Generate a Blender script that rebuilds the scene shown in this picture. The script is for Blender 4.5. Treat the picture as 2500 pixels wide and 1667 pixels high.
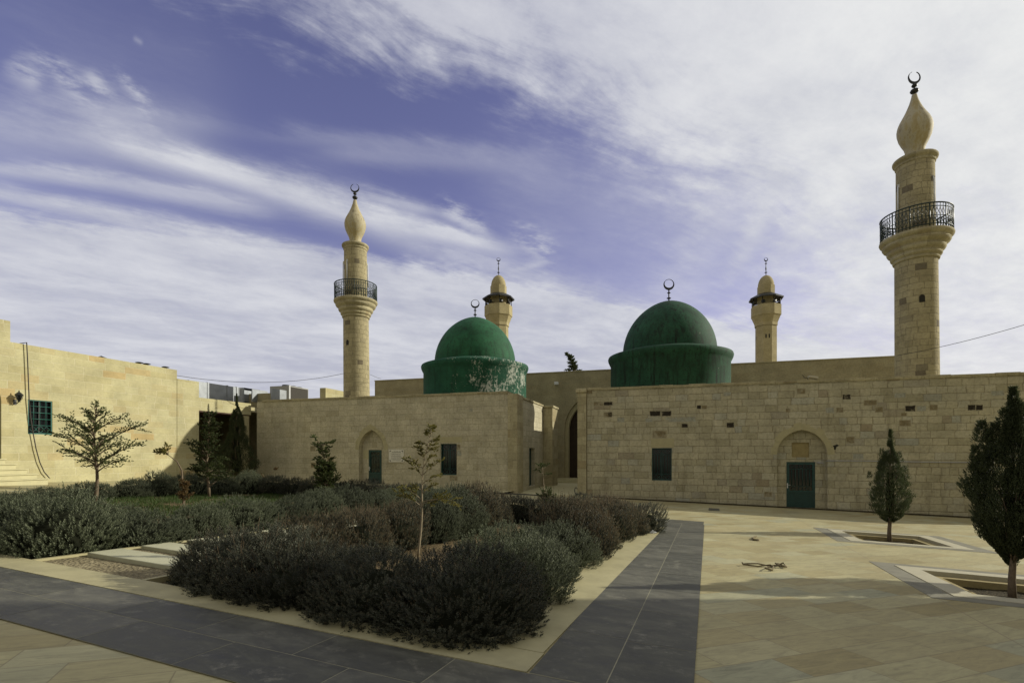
import bpy, math, random
from mathutils import Vector, Matrix, noise
from mathutils.geometry import tessellate_polygon
R = math.radians
for o in list(bpy.data.objects): bpy.data.objects.remove(o)
sc = bpy.context.scene; COL = sc.collection
EYE = 1.36
# ---------------------------------------------------------------- camera
cam = bpy.data.objects.new('camera', bpy.data.cameras.new('camera')); COL.objects.link(cam)
cam.location = (0, 0, EYE); cam.rotation_euler = (R(90), 0, 0)
cam.data.sensor_width = 36; cam.data.lens = 1240/2500*36; cam.data.shift_y = 271.5/2500
cam.data.clip_start = .05; cam.data.clip_end = 3000
sc.camera = cam
sc.view_settings.view_transform = 'Standard'; sc.view_settings.look = 'None'
sc.view_settings.exposure = 0; sc.view_settings.gamma = 1
# ---------------------------------------------------------------- node helpers
class N:
    def __init__(s, nt): s.nt = nt
    def new(s, t, **k):
        n = s.nt.nodes.new(t)
        for a, b in k.items(): setattr(n, a, b)
        return n
    def put(s, sock, v):
        if isinstance(v, bpy.types.NodeSocket): s.nt.links.new(v, sock)
        elif v is not None: sock.default_value = v
    def math(s, op, a, b=None, c=None, clamp=False):
        n = s.new('ShaderNodeMath', operation=op); n.use_clamp = clamp
        s.put(n.inputs[0], a)
        if b is not None: s.put(n.inputs[1], b)
        if c is not None: s.put(n.inputs[2], c)
        return n.outputs[0]
    def vec(s, op, a, b=None, sc=None):
        n = s.new('ShaderNodeVectorMath', operation=op); s.put(n.inputs[0], a)
        if b is not None: s.put(n.inputs[1], b)
        if sc is not None: s.put(n.inputs[3], sc)
        return n.outputs['Value'] if op in ('DOT_PRODUCT', 'LENGTH') else n.outputs[0]
    def comb(s, x, y, z=0.0):
        n = s.new('ShaderNodeCombineXYZ')
        for i, v in enumerate((x, y, z)): s.put(n.inputs[i], v)
        return n.outputs[0]
    def sep(s, v):
        n = s.new('ShaderNodeSeparateXYZ'); s.put(n.inputs[0], v); return n.outputs
    def noise(s, vec, scale, detail=4, rough=.55, dist=0.0, lac=2.0):
        n = s.new('ShaderNodeTexNoise'); s.put(n.inputs['Vector'], vec)
        n.inputs['Scale'].default_value = scale; n.inputs['Detail'].default_value = detail
        n.inputs['Roughness'].default_value = rough; n.inputs['Distortion'].default_value = dist
        return n.outputs[0]
    def white(s, vec):
        n = s.new('ShaderNodeTexWhiteNoise', noise_dimensions='2D'); s.put(n.inputs['Vector'], vec); return n.outputs['Value']
    def ramp(s, f, stops, interp='LINEAR'):
        n = s.new('ShaderNodeValToRGB'); n.color_ramp.interpolation = interp; s.put(n.inputs[0], f)
        cr = n.color_ramp
        while len(cr.elements) < len(stops): cr.elements.new(.5)
        for e, (p, c) in zip(cr.elements, stops):
            e.position = p; e.color = (c, c, c, 1) if isinstance(c, (int, float)) else (*c, 1)
        return n.outputs[0]
    def mix(s, f, a, b, mode='MIX'):
        n = s.new('ShaderNodeMix', data_type='RGBA', blend_type=mode)
        s.put(n.inputs[0], f)
        for i, v in ((6, a), (7, b)):
            if isinstance(v, tuple) and len(v) == 3: v = (*v, 1)
            s.put(n.inputs[i], v)
        return n.outputs[2]
    def step(s, v, a, b, lo=0.0, hi=1.0):
        n = s.new('ShaderNodeMapRange', interpolation_type='SMOOTHSTEP')
        s.put(n.inputs[0], v)
        for i, q in zip((1, 2, 3, 4), (a, b, lo, hi)): s.put(n.inputs[i], q)
        return n.outputs[0]
# ---------------------------------------------------------------- sun and sky
SUN_AZ, SUN_EL = 80.2, 23.0            # azimuth measured from +Y towards +X
sa, se = R(SUN_AZ), R(SUN_EL)
SUND = Vector((math.sin(sa)*math.cos(se), math.cos(sa)*math.cos(se), math.sin(se)))
sun = bpy.data.objects.new('sun', bpy.data.lights.new('sun', 'SUN')); COL.objects.link(sun)
sun.data.energy = 4.2; sun.data.angle = R(.55); sun.data.color = (1, .945, .80)
sun.rotation_euler = (-SUND).to_track_quat('-Z', 'Y').to_euler(); sun.location = (30, 5, 25)

world = bpy.data.worlds.new('World'); sc.world = world; world.use_nodes = True
nt = world.node_tree; nt.nodes.clear(); n = N(nt)
out = n.new('ShaderNodeOutputWorld'); bg = n.new('ShaderNodeBackground'); nt.links.new(bg.outputs[0], out.inputs[0])
sky = n.new('ShaderNodeTexSky', sky_type='NISHITA'); sky.sun_disc = False
sky.sun_elevation = se; sky.sun_rotation = sa; sky.air_density = 1.0; sky.dust_density = .6; sky.ozone_density = 3.0
D = n.new('ShaderNodeTexCoord').outputs['Generated']
dx, dy, dz = n.sep(D)
def px_dir(x, y):                     # a direction of the sky, from where it was seen
    return Vector(((x-1250)/1240, 1.0, (1105-y)/1240)).normalized()
# cirrus layer: a flat sheet high above, streaks running towards azimuth 60
zc = n.math('MAXIMUM', n.math('ADD', dz, .10), .03)
qx = n.math('DIVIDE', dx, zc); qy = n.math('DIVIDE', dy, zc)
ca, sn = math.sin(R(60)), math.cos(R(60))
al = n.math('ADD', n.math('MULTIPLY', qx, ca), n.math('MULTIPLY', qy, sn))
ac = n.math('SUBTRACT', n.math('MULTIPLY', qx, sn), n.math('MULTIPLY', qy, ca))
warp = n.noise(n.comb(al, ac, 3.3), .9, 3, .5)
acw = n.math('ADD', ac, n.math('MULTIPLY', n.math('SUBTRACT', warp, .5), .55))
st1 = n.noise(n.comb(n.math('MULTIPLY', al, .42), n.math('MULTIPLY', acw, 1.0)), 1.3, 6, .55, .2)
st2 = n.noise(n.comb(n.math('MULTIPLY', al, .5), n.math('MULTIPLY', acw, 2.4), 7), 1.7, 9, .66, .25)
st3 = n.noise(n.comb(n.math('MULTIPLY', al, 1.2), n.math('MULTIPLY', ac, 1.7), 11), 2.4, 10, .66, .15)
tex = n.math('ADD', n.math('MULTIPLY', st1, .68), n.math('MULTIPLY', st2, .32))
tex2 = n.math('ADD', n.math('MULTIPLY', tex, .50), n.math('MULTIPLY', st3, .50))
st4 = n.noise(n.comb(n.math('MULTIPLY', al, 1.0), n.math('MULTIPLY', ac, 1.5), 23), 9.0, 8, .62, .1)
st5 = n.noise(n.comb(n.math('MULTIPLY', al, .9), n.math('MULTIPLY', acw, 7.0), 31), 2.6, 10, .68, .12)
nz = n.math('ADD', n.math('SUBTRACT', tex2, .5), n.math('MULTIPLY', n.math('SUBTRACT', st4, .5), .40))
nz = n.math('ADD', nz, n.math('MULTIPLY', n.math('SUBTRACT', st5, .5), .42)); nzl = n.math('SUBTRACT', st1, .5)
def band(x0, y0, x1, y1, width, amp, ns=2.2, m=1.15, fluff=False):
    """a long soft streak of cloud lying between two directions of the sky"""
    a, b = px_dir(x0, y0), px_dir(x1, y1); mm = (a+b).normalized()
    t = (b-a); L = t.length/2; t = (t - mm*t.dot(mm)).normalized(); w = mm.cross(t).normalized()
    W = width/1240*mm.y
    da = n.math('DIVIDE', n.vec('DOT_PRODUCT', D, tuple(t)), L*m)
    da = n.math('ADD', da, n.math('MULTIPLY', nz, .5))
    db = n.math('DIVIDE', n.vec('DOT_PRODUCT', D, tuple(w)), W)
    db = n.math('ADD', db, n.math('MULTIPLY', nz, ns))
    r2 = n.math('ADD', n.math('POWER', n.math('ABSOLUTE', da), 4.0), n.math('MULTIPLY', db, db))
    e = n.math('POWER', 2.718, n.math('MULTIPLY', r2, -1.0))
    front = n.step(n.vec('DOT_PRODUCT', D, tuple(mm)), 0.0, .3)
    e = n.math('MULTIPLY', e, n.math('ADD', 1.0, n.math('MULTIPLY', nz, 1.6)), clamp=True)
    if fluff: e = n.math('MULTIPLY', e, n.step(n.math('ADD', n.math('MULTIPLY', st4, .7), n.math('MULTIPLY', st3, .3)), .40, .60))
    return n.math('MULTIPLY', n.math('MULTIPLY', e, front), amp)
def side(x0, y0, x1, y1):
    """signed distance below the line through two directions of the sky"""
    k = px_dir(x0, y0).cross(px_dir(x1, y1)).normalized(); return n.vec('DOT_PRODUCT', D, tuple(k))
def mass(sd, w, na, amp, nb=.9, tx=1.0):
    v = n.math('ADD', n.math('ADD', sd, n.math('MULTIPLY', nz, na)), n.math('MULTIPLY', nzl, na*.6))
    v = n.step(v, -w, w); v = n.math('MULTIPLY', v, n.math('ADD', 1.0, n.math('MULTIPLY', nz, nb)), clamp=True)
    return n.math('MULTIPLY', v, amp)
neg = lambda v: n.math('MULTIPLY', v, -1.0)
LAY = [mass(neg(side(640, 0, 1760, 385)), .085, .36, .80, 1.4),
       mass(n.math('MINIMUM', n.math('MINIMUM', side(0, 512, 900, 618), side(900, 618, 1560, 752)), 9), .018, .085, .93, .55),
       mass(neg(side(1640, 380, 1980, 800)), .17, .36, .84, 1.0),
       band(300, 352, 760, 478, 34, 1.0, 1.7), band(700, 462, 1000, 556, 38, 1.0, 1.8), band(960, 545, 1230, 606, 20, .85, 1.8),
       band(-60, 405, 260, 440, 20, .62, 2.4), band(200, 430, 640, 512, 24, .60, 2.6),
       band(-100, 452, 330, 535, 22, .80, 1.4), band(280, 525, 880, 640, 24, .72, 1.6), band(-300, 300, 420, 330, 70, .48, 1.6),
       band(90, 130, 230, 250, 26, .90, 2.5, 1.1, True), band(25, 150, 95, 205, 30, .65, 2.5, 1.1, True), band(215, 180, 268, 250, 22, .75, 2.5, 1.1, True), band(280, 170, 350, 240, 18, .85, 2.5, 1.1, True),
       band(335, 225, 375, 310, 18, .6, 2.2, 1.2, True), band(326, 92, 348, 106, 6, .30, 2.6, 1.0), band(160, 250, 520, 300, 28, .25, 2.4),
       band(650, 325, 1260, 372, 20, .20, 3.4), band(820, 380, 1240, 400, 22, .22, 3.0), band(880, 470, 1060, 520, 14, .45, 3.0), band(1080, 520, 1180, 560, 12, .5, 2.4),
       band(1260, 565, 1350, 625, 26, .8, 2.2, 1.1, True), band(1080, 500, 1180, 560, 20, .6, 2.2, 1.1, True), band(1255, 660, 1330, 640, 8, .4), band(1000, 600, 1560, 742, 30, .55, 1.5),
       band(1560, 900, 1780, 420, 70, .30, 2.0), band(1790, 660, 1900, 440, 26, .55, 1.6), band(1880, 640, 2060, 440, 34, .45, 1.8), band(1960, 860, 2140, 620, 60, .5, 1.5),
       band(1230, 420, 1700, 520, 90, .24, 1.6), band(1240, 560, 1650, 700, 70, .20, 1.6), band(0, 60, 500, 200, 120, .10, 1.5)]
LAY.append(n.math('MULTIPLY', n.step(n.vec('DOT_PRODUCT', D, tuple(SUND)), .30, .92), .50))
inv = None
for v in LAY:
    q = n.math('SUBTRACT', 1.0, v); inv = q if inv is None else n.math('MULTIPLY', inv, q)
low = n.step(dz, .30, -.02)                        # paler towards the horizon
inv = n.math('MULTIPLY', inv, n.math('SUBTRACT', 1.0, n.math('MULTIPLY', low, .85)))
behind = n.step(dy, .25, -.25)
inv = n.math('MULTIPLY', inv, n.math('SUBTRACT', 1.0, n.math('MULTIPLY', behind, .80)))
alpha = n.math('SUBTRACT', 1.0, inv, clamp=True)
sunside = n.step(n.vec('DOT_PRODUCT', D, tuple(SUND)), .35, 1.0)
tone = n.step(tex2, .35, .68)
ccol = n.mix(tone, n.mix(sunside, (.49, .505, .59), (.70, .715, .735)), n.mix(sunside, (.71, .72, .76), (.90, .905, .88)))
ccol = n.mix(behind, ccol, (.45, .43, .385))
skyc = n.mix(1.0, sky.outputs[0], (1.38, .875, 1.02), 'MULTIPLY')
SKY_S = .12
cl = n.vec('SCALE', ccol, sc=1.0/SKY_S)
nt.links.new(n.mix(alpha, skyc, cl), bg.inputs[0]); bg.inputs[1].default_value = SKY_S
# ---------------------------------------------------------------- frames
cB, sB = math.cos(R(17)), math.sin(R(17))          # the buildings' axes: u to the right, v away
MB_ = Matrix(((cB, sB, 0, 0), (-sB, cB, 0, 0), (0, 0, 1, EYE), (0, 0, 0, 1)))
cP, sP = math.cos(R(22)), math.sin(R(22))          # the paving's axes and fall
e1 = Vector((cP, -sP, -.026)).normalized(); e2 = Vector((sP, cP, -.0376)); e2 = (e2 - e1*e2.dot(e1)).normalized(); e3 = e1.cross(e2)
MP_ = Matrix(((e1.x, e2.x, e3.x, 0), (e1.y, e2.y, e3.y, 0), (e1.z, e2.z, e3.z, 0), (0, 0, 0, 1)))
def PG(u, v, h=0.0): return MP_ @ Vector((u, v, h))
def gz(x, y): return -.026*(cP*x-sP*y) - .0376*(sP*x+cP*y)
def GR(px, py, h=0.0):                             # a point of the ground, as surveyed from the photograph
    a = (px-1250)/1240; b = (1105-py)/1240
    k = -.026*(cP*a-sP) - .0376*(sP*a+cP)
    Y = (-EYE+h)/(b-k); return Vector((a*Y, Y, gz(a*Y, Y)+h))
def FV(px, py, v=24.2):                            # on a wall facing us: returns (u, z)
    a = (px-1250)/1240; Y = v/(sB*a+cB); return ((cB*a-sB)*Y, (1105-py)/1240*Y)
def FU(px, py, u):                                 # on a wall facing right: returns (v, z)
    a = (px-1250)/1240; v = (cB*u + a*sB*u)/(a*cB-sB) ; Y = -sB*u+cB*v; return (v, (1105-py)/1240*Y)
# ---------------------------------------------------------------- mesh builder
class MB:
    def __init__(s): s.v = []; s.f = []; s.m = []; s.uv = []; s.sm = []
    def add(s, vs, fs, m=0, uv=None, smooth=False):
        o = len(s.v); s.v += [tuple(p) for p in vs]
        for i, f in enumerate(fs):
            s.f.append([o+k for k in f]); s.m.append(m); s.sm.append(smooth)
            s.uv.append(uv[i] if uv else None)
    def quad(s, a, b, c, d, m=0): s.add((a, b, c, d), [(0, 1, 2, 3)], m)
    def box(s, x0, x1, y0, y1, z0, z1, m=0, bev=0):
        if bev:
            b = bev; P = []
            for z, i in ((z0, b), (z0+b, 0), (z1-b, 0), (z1, b)):
                P += [(x0+i, y0+i, z), (x1-i, y0+i, z), (x1-i, y1-i, z), (x0+i, y1-i, z)]
            F = [(3, 2, 1, 0), (12, 13, 14, 15)]
            for k in range(3):
                for j in range(4): F.append((4*k+j, 4*k+(j+1) % 4, 4*k+4+(j+1) % 4, 4*k+4+j))
            s.add(P, F, m); return
        P = [(x, y, z) for z in (z0, z1) for x, y in ((x0, y0), (x1, y0), (x1, y1), (x0, y1))]
        s.add(P, [(3, 2, 1, 0), (4, 5, 6, 7), (0, 1, 5, 4), (1, 2, 6, 5), (2, 3, 7, 6), (3, 0, 4, 7)], m)
    def tube(s, pts, r, k=6, m=0, smooth=True, cap=True):
        pts = [Vector(p) for p in pts]; rs = r if isinstance(r, (list, tuple)) else [r]*len(pts)
        V = []; prev = None
        for i, p in enumerate(pts):
            t = (pts[min(i+1, len(pts)-1)] - pts[max(i-1, 0)]).normalized()
            if prev is None: a = t.orthogonal().normalized()
            else:
                a = prev - t*prev.dot(t); a = a.normalized() if a.length > 1e-5 else t.orthogonal().normalized()
            prev = a; b = t.cross(a)
            V += [p + (a*math.cos(2*math.pi*j/k) + b*math.sin(2*math.pi*j/k))*rs[i] for j in range(k)]
        F = []
        for i in range(len(pts)-1):
            for j in range(k): F.append((i*k+j, i*k+(j+1) % k, (i+1)*k+(j+1) % k, (i+1)*k+j))
        if cap: F += [tuple(range(k-1, -1, -1)), tuple((len(pts)-1)*k+j for j in range(k))]
        s.add(V, F, m, smooth=smooth)
    def lathe(s, prof, c=(0, 0, 0), k=48, m=0, smooth=True, uvr=None, rot=0.0):
        V = []; L = len(prof); U = []
        for j in range(k):
            a = 2*math.pi*j/k+rot
            V += [(c[0]+r*math.cos(a), c[1]+r*math.sin(a), c[2]+z) for r, z in prof]
        F = []; ln = [0]
        for i in range(1, L): ln.append(ln[-1]+math.hypot(prof[i][0]-prof[i-1][0], prof[i][1]-prof[i-1][1]))
        R_ = uvr or max(r for r, z in prof)
        for j in range(k):
            j2 = (j+1) % k
            for i in range(L-1):
                F.append((j*L+i, j2*L+i, j2*L+i+1, j*L+i+1))
                u0, u1 = 2*math.pi*j/k*R_, 2*math.pi*(j+1)/k*R_
                z0, z1 = (prof[i][1], prof[i+1][1]) if abs(prof[i+1][1]-prof[i][1]) > .02 else (prof[i][1], prof[i][1]+ln[i+1]-ln[i])
                U.append(((u0, z0), (u1, z0), (u1, z1), (u0, z1)))
        s.add(V, F, m, uv=U, smooth=smooth)
    def poly(s, outer, holes, fn, m=0, flip=False):
        loops = [[Vector((x, y, 0)) for x, y in L] for L in [outer]+holes]
        tris = tessellate_polygon(loops); P = [fn(p.x, p.y) for L in loops for p in L]
        fs = []
        for t in tris:
            a, b, c_ = [Vector(P[i]) for i in t]
            fs.append(tuple(t))
        s.add(P, fs, m)
    def xf(s, M):
        s.v = [tuple(M @ Vector(p)) for p in s.v]; return s
    def join(s, o, M=None):
        off = len(s.v); s.v += [tuple(M @ Vector(p)) for p in o.v] if M else o.v
        s.f += [[k+off for k in f] for f in o.f]; s.m += o.m; s.uv += o.uv; s.sm += o.sm
    def mesh(s, name, mats, origin=None):
        me = bpy.data.meshes.new(name)
        v = s.v if origin is None else [(p[0]-origin[0], p[1]-origin[1], p[2]-origin[2]) for p in s.v]
        me.from_pydata(v, [], s.f)
        for mm in (mats if isinstance(mats, (list, tuple)) else [mats]): me.materials.append(mm)
        me.polygons.foreach_set('material_index', s.m); me.polygons.foreach_set('use_smooth', s.sm)
        uvl = me.uv_layers.new(name='UV').data; me.update(); vs = s.v; data = []
        for i, p in enumerate(me.polygons):
            if s.uv[i]: data += [q for t in s.uv[i] for q in t]; continue
            nn = p.normal
            if abs(nn.z) > .75: data += [q for k in s.f[i] for q in (vs[k][0], vs[k][1])]
            else:
                t = Vector((-nn.y, nn.x)).normalized()
                if t.x < -.001 or (abs(t.x) < .001 and t.y < 0): t = -t
                data += [q for k in s.f[i] for q in (vs[k][0]*t.x+vs[k][1]*t.y, vs[k][2])]
        uvl.foreach_set('uv', data)
        return me
def tag(o, label=None, cat=None, group=None, kind=None):
    for k, v in (('label', label), ('category', cat), ('group', group), ('kind', kind)):
        if v: o[k] = v
    return o
ORG = {}
def empty(name, M, origin, label, cat, group=None):
    """the thing's base; M is the frame its parts are drawn in, origin the base in that frame"""
    o = bpy.data.objects.new(name, None); COL.objects.link(o); o.empty_display_size = .3
    o.matrix_world = M @ Matrix.Translation(Vector(origin)); ORG[o.name] = Vector(origin)
    return tag(o, label, cat, group)
def part(name, mb, mats, parent, label=None, origin=None):
    top = parent
    while top.parent: top = top.parent
    org = ORG.get(top.name, Vector((0, 0, 0)))
    o = bpy.data.objects.new(name, mb.mesh(name, mats, org)); COL.objects.link(o); o.parent = parent
    if label: o['label'] = label
    return o
def solo(name, mb, mats, M=None, label=None, cat=None, group=None, kind=None, origin=None):
    o = bpy.data.objects.new(name, mb.mesh(name, mats, origin)); COL.objects.link(o)
    M = M or Matrix.Identity(4)
    o.matrix_world = M @ Matrix.Translation(Vector(origin)) if origin is not None else M
    return tag(o, label, cat, group, kind)
def copy_tree(o, parent=None):
    c = o.copy(); COL.objects.link(c); c.parent = parent
    for ch in list(o.children): copy_tree(ch, c)
    return c
# ---------------------------------------------------------------- materials
def mat(name, rough=.8, spec=.3, metal=0.0):
    m = bpy.data.materials.new(name); m.use_nodes = True; t = m.node_tree; b = t.nodes['Principled BSDF']
    b.inputs['Roughness'].default_value = rough; b.inputs['Metallic'].default_value = metal
    b.inputs['Specular IOR Level'].default_value = spec
    return m, N(t), b
def bump(n, b, h, strength=.4, dist=.01):
    k = n.new('ShaderNodeBump'); k.inputs['Strength'].default_value = strength; k.inputs['Distance'].default_value = dist
    n.put(k.inputs['Height'], h); n.nt.links.new(k.outputs[0], b.inputs['Normal'])
def uvc(n): return n.new('ShaderNodeTexCoord').outputs['UV']
def obc(n): return n.new('ShaderNodeTexCoord').outputs['Object']
def cells(n, x, y, h, w, seed, vary=.6, wob=.12):
    row = n.math('FLOOR', n.math('DIVIDE', y, h))
    r1 = n.white(n.comb(row, seed)); r2 = n.white(n.comb(row, seed+17.3))
    x2 = n.math('ADD', x, n.math('MULTIPLY', r1, 7.0))
    x2 = n.math('ADD', x2, n.math('MULTIPLY', n.math('SINE', n.math('ADD', n.math('MULTIPLY', x2, 3.1), n.math('MULTIPLY', row, 2.3))), wob))
    ww = n.math('MULTIPLY', n.math('ADD', 1-vary/2, n.math('MULTIPLY', r2, vary)), w)
    xc = n.math('DIVIDE', x2, ww); cell = n.math('FLOOR', xc)
    fx = n.math('MULTIPLY', n.math('FRACT', xc), ww); fx = n.math('MINIMUM', fx, n.math('SUBTRACT', ww, fx))
    fy = n.math('MULTIPLY', n.math('FRACT', n.math('DIVIDE', y, h)), h); fy = n.math('MINIMUM', fy, n.math('SUBTRACT', h, fy))
    return n.math('MINIMUM', fx, fy), n.white(n.comb(cell, n.math('ADD', row, seed+3.1))), n.white(n.comb(n.math('ADD', cell, 57.7), row))
def stone(name, ramp, h=.30, w=.55, mortar=(.30, .26, .18), mw=.010, seed=0.0, bmp=.5, stain=.25, wob=.02, dirt=(.30, .26, .20), mfac=.55, fc=((.25, .60), (.5, 1.0), (.78, 1.22))):
    m, n, b = mat(name, .9, .15); uv = uvc(n); x, y, z = n.sep(uv)
    d1 = n.noise(uv, 2.2, 3, .6); d2 = n.noise(n.vec('ADD', uv, (9.1, 4.7, 0)), 2.6, 3, .6)
    x = n.math('ADD', x, n.math('MULTIPLY', n.math('SUBTRACT', d1, .5), wob*2)); y = n.math('ADD', y, n.math('MULTIPLY', n.math('SUBTRACT', d2, .5), wob))
    d, t, t2 = cells(n, x, y, h, w, seed)
    c = n.ramp(t, ramp)
    fine = n.noise(uv, 10, 8, .74); med = n.noise(uv, 1.1, 5, .6)
    c = n.mix(1.0, c, n.ramp(fine, list(fc)), 'MULTIPLY')
    c = n.mix(1.0, c, n.ramp(med, [(.3, .80), (.7, 1.13)]), 'MULTIPLY')
    pits = n.noise(n.vec('MULTIPLY', uv, (1, 2.2, 1)), 11, 6, .74)
    c = n.mix(n.math('MULTIPLY', n.step(pits, .60, .68), n.math('ADD', .12, n.math('MULTIPLY', t2, .75))), c, dirt)
    edge = n.math('ADD', d, n.math('MULTIPLY', n.math('SUBTRACT', fine, .5), .016))
    mm = n.step(edge, mw*1.5, mw*.3)
    broken = n.noise(n.vec('ADD', uv, (3.3, 8.8, 0)), 3.0, 4, .6)
    mm = n.math('MULTIPLY', mm, n.step(broken, .36, .6, .25, 1.0))
    c = n.mix(n.math('MULTIPLY', mm, mfac), c, mortar)
    if stain:
        sv = n.noise(n.comb(n.math('MULTIPLY', x, 2.6), n.math('MULTIPLY', y, .22)), 1.6, 6, .6)
        c = n.mix(n.math('MULTIPLY', n.step(sv, .52, .78), stain), c, dirt)
    n.put(b.inputs['Base Color'], c)
    hgt = n.math('ADD', n.math('MULTIPLY', n.step(edge, 0, mw*2.2), 1.0), n.math('MULTIPLY', n.noise(uv, 20, 6, .65), .8))
    hgt = n.math('ADD', hgt, n.math('MULTIPLY', t2, .5))
    bump(n, b, hgt, bmp, .012)
    return m
M = {}
M['old_stone'] = stone('old_stone', [(0, (.37, .34, .225)), (.2, (.43, .395, .27)), (.45, (.475, .435, .30)), (.7, (.43, .40, .28)), (.86, (.49, .455, .325)), (.95, (.38, .375, .30)), (1, (.33, .275, .175))],
    h=.292, w=.50, mortar=(.21, .18, .11), seed=1.5, bmp=1.0, stain=.55, wob=.06, mw=.012, mfac=.75, dirt=(.17, .145, .09))
M['shrine_stone'] = stone('shrine_stone', [(0, (.465, .43, .30)), (.3, (.495, .455, .325)), (.6, (.52, .48, .345)), (.88, (.495, .455, .32)), (1, (.43, .39, .265))],
    h=.292, w=.48, mortar=(.30, .26, .165), seed=5.5, bmp=.8, stain=.40, wob=.05, mw=.009, mfac=.65, dirt=(.23, .195, .12))
M['sun_stone'] = stone('sun_stone', [(0, (.415, .375, .205)), (.3, (.445, .41, .235)), (.6, (.465, .435, .26)), (.85, (.44, .40, .23)), (.95, (.42, .36, .195)), (1, (.44, .345, .17))],
    h=.30, w=.78, mortar=(.60, .56, .40), seed=9.5, bmp=.5, stain=.12, wob=.02, mw=.009, mfac=.6, fc=((.25, .82), (.5, 1.0), (.78, 1.10)), dirt=(.30, .26, .16))
M['minaret_stone'] = stone('minaret_stone', [(0, (.35, .305, .18)), (.4, (.415, .365, .22)), (.86, (.39, .34, .205)), (.93, (.32, .28, .175)), (.965, (.19, .165, .11)), (1, (.18, .15, .10))],
    h=.27, w=.36, mortar=(.19, .165, .10), seed=33.5, bmp=.8, stain=.30, wob=.03, mw=.010, mfac=.85, dirt=(.17, .145, .10))
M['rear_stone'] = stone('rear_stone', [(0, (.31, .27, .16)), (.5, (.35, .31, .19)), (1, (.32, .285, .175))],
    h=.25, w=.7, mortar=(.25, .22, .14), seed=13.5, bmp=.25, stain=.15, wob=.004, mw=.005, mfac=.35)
M['tower_stone'] = stone('tower_stone', [(0, (.38, .325, .175)), (.5, (.41, .355, .20)), (1, (.39, .335, .19))],
    h=.3, w=.7, mortar=(.29, .25, .15), seed=15.5, bmp=.2, stain=.1, wob=.004, mw=.006, mfac=.3)
M['trim_stone'] = stone('trim_stone', [(0, (.34, .30, .18)), (.5, (.44, .395, .25)), (.9, (.41, .365, .225)), (1, (.32, .265, .15))],
    h=.38, w=.62, mortar=(.22, .19, .115), seed=21.5, bmp=.5, stain=.35, wob=.015, mw=.008, mfac=.7, dirt=(.18, .155, .095))
def plain(name, col, rough=.8, var=.12, sc_=6.0, spec=.3, metal=0.0, bmp=.2, bd=.005):
    m, n, b = mat(name, rough, spec, metal); oc = obc(n); f = n.noise(oc, sc_, 6, .65)
    c = n.mix(1.0, tuple(col), n.ramp(f, [(.2, 1-var*1.6), (.5, 1.0), (.8, 1+var)]), 'MULTIPLY')
    n.put(b.inputs['Base Color'], c)
    if bmp: bump(n, b, n.noise(oc, sc_*5, 5, .6), bmp, bd)
    return m
def inset(name, col, base, ragged=.5):
    """a single odd stone of the wall: its worn face keeps a ragged edge and lighter patches"""
    m, n, b = mat(name, .95, .1); oc = obc(n); x, y, z = n.sep(n.vec('FRACTION', uvc(n)))
    a = n.new('ShaderNodeAttribute'); a.attribute_name = 'UV'; X, Y, Z = n.sep(a.outputs['Vector'])
    dx_ = n.math('MINIMUM', X, n.math('SUBTRACT', 1.0, X)); dy_ = n.math('MINIMUM', Y, n.math('SUBTRACT', 1.0, Y))
    d = n.math('MINIMUM', n.math('MULTIPLY', dx_, 1.6), dy_)
    f = n.noise(oc, 9, 8, .75); f2 = n.noise(oc, 3.5, 5, .7)
    k = n.step(n.math('ADD', d, n.math('MULTIPLY', n.math('SUBTRACT', f, .5), .55)), .03, .16)
    k = n.math('MULTIPLY', k, n.step(n.math('ADD', f2, n.math('MULTIPLY', f, .4)), ragged, ragged+.16, .25, 1.0))
    dk = n.mix(1.0, col, n.ramp(f, [(.3, .6), (.7, 1.5)]), 'MULTIPLY'); bs = n.mix(1.0, base, n.ramp(f, [(.3, .75), (.7, 1.15)]), 'MULTIPLY')
    n.put(b.inputs['Base Color'], n.mix(k, bs, dk)); bump(n, b, n.math('MULTIPLY', k, -1.0), .6, .02); return m
M['black_stone'] = inset('black_stone', (.035, .030, .022), (.38, .345, .235), .50)
M['brown_stone'] = inset('brown_stone', (.20, .165, .095), (.40, .365, .25), .58)
M['grey_stone'] = inset('grey_stone', (.31, .31, .25), (.42, .385, .27), .55)
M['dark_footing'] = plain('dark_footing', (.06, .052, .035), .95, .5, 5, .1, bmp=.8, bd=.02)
M['plain_stone'] = plain('plain_stone', (0.416, 0.378, 0.227), .9, .14, 5, .15, bmp=.35, bd=.01)
M['tan_stone'] = plain('tan_stone', (0.321, 0.264, 0.129), .9, .2, 7, .15, bmp=.35, bd=.01)
M['step_stone'] = plain('step_stone', (0.501, 0.468, 0.283), .85, .1, 4, .2, bmp=.2)
M['kerb'] = plain('kerb', (0.378, 0.344, 0.194), .75, .16, 3, .3, bmp=.25)
M['white_kerb'] = plain('white_kerb', (.43, .40, .28), .7, .1, 4, .3, bmp=.2)
M['pad'] = plain('pad', (0.420, 0.413, 0.280), .75, .09, 6, .3, bmp=.2)
M['dark_metal'] = plain('dark_metal', (.012, .014, .013), .5, .3, 8, .5, bmp=0)
M['rail_metal'] = plain('rail_metal', (.012, .030, .026), .5, .3, 8, .5, bmp=0)
M['green_metal'] = plain('green_metal', (.010, .046, .040), .5, .25, 5, .5, bmp=.1)
M['green_grille'] = plain('green_grille', (.020, .115, .088), .5, .2, 5, .5, bmp=0)
M['dull_grille'] = plain('dull_grille', (.022, .075, .066), .55, .2, 5, .4, bmp=0)
M['glass'] = plain('glass', (.008, .010, .012), .12, .3, 2, .6, bmp=0)
M['dark_wood'] = plain('dark_wood', (.035, .022, .012), .6, .3, 5, .3, bmp=.2)
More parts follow.
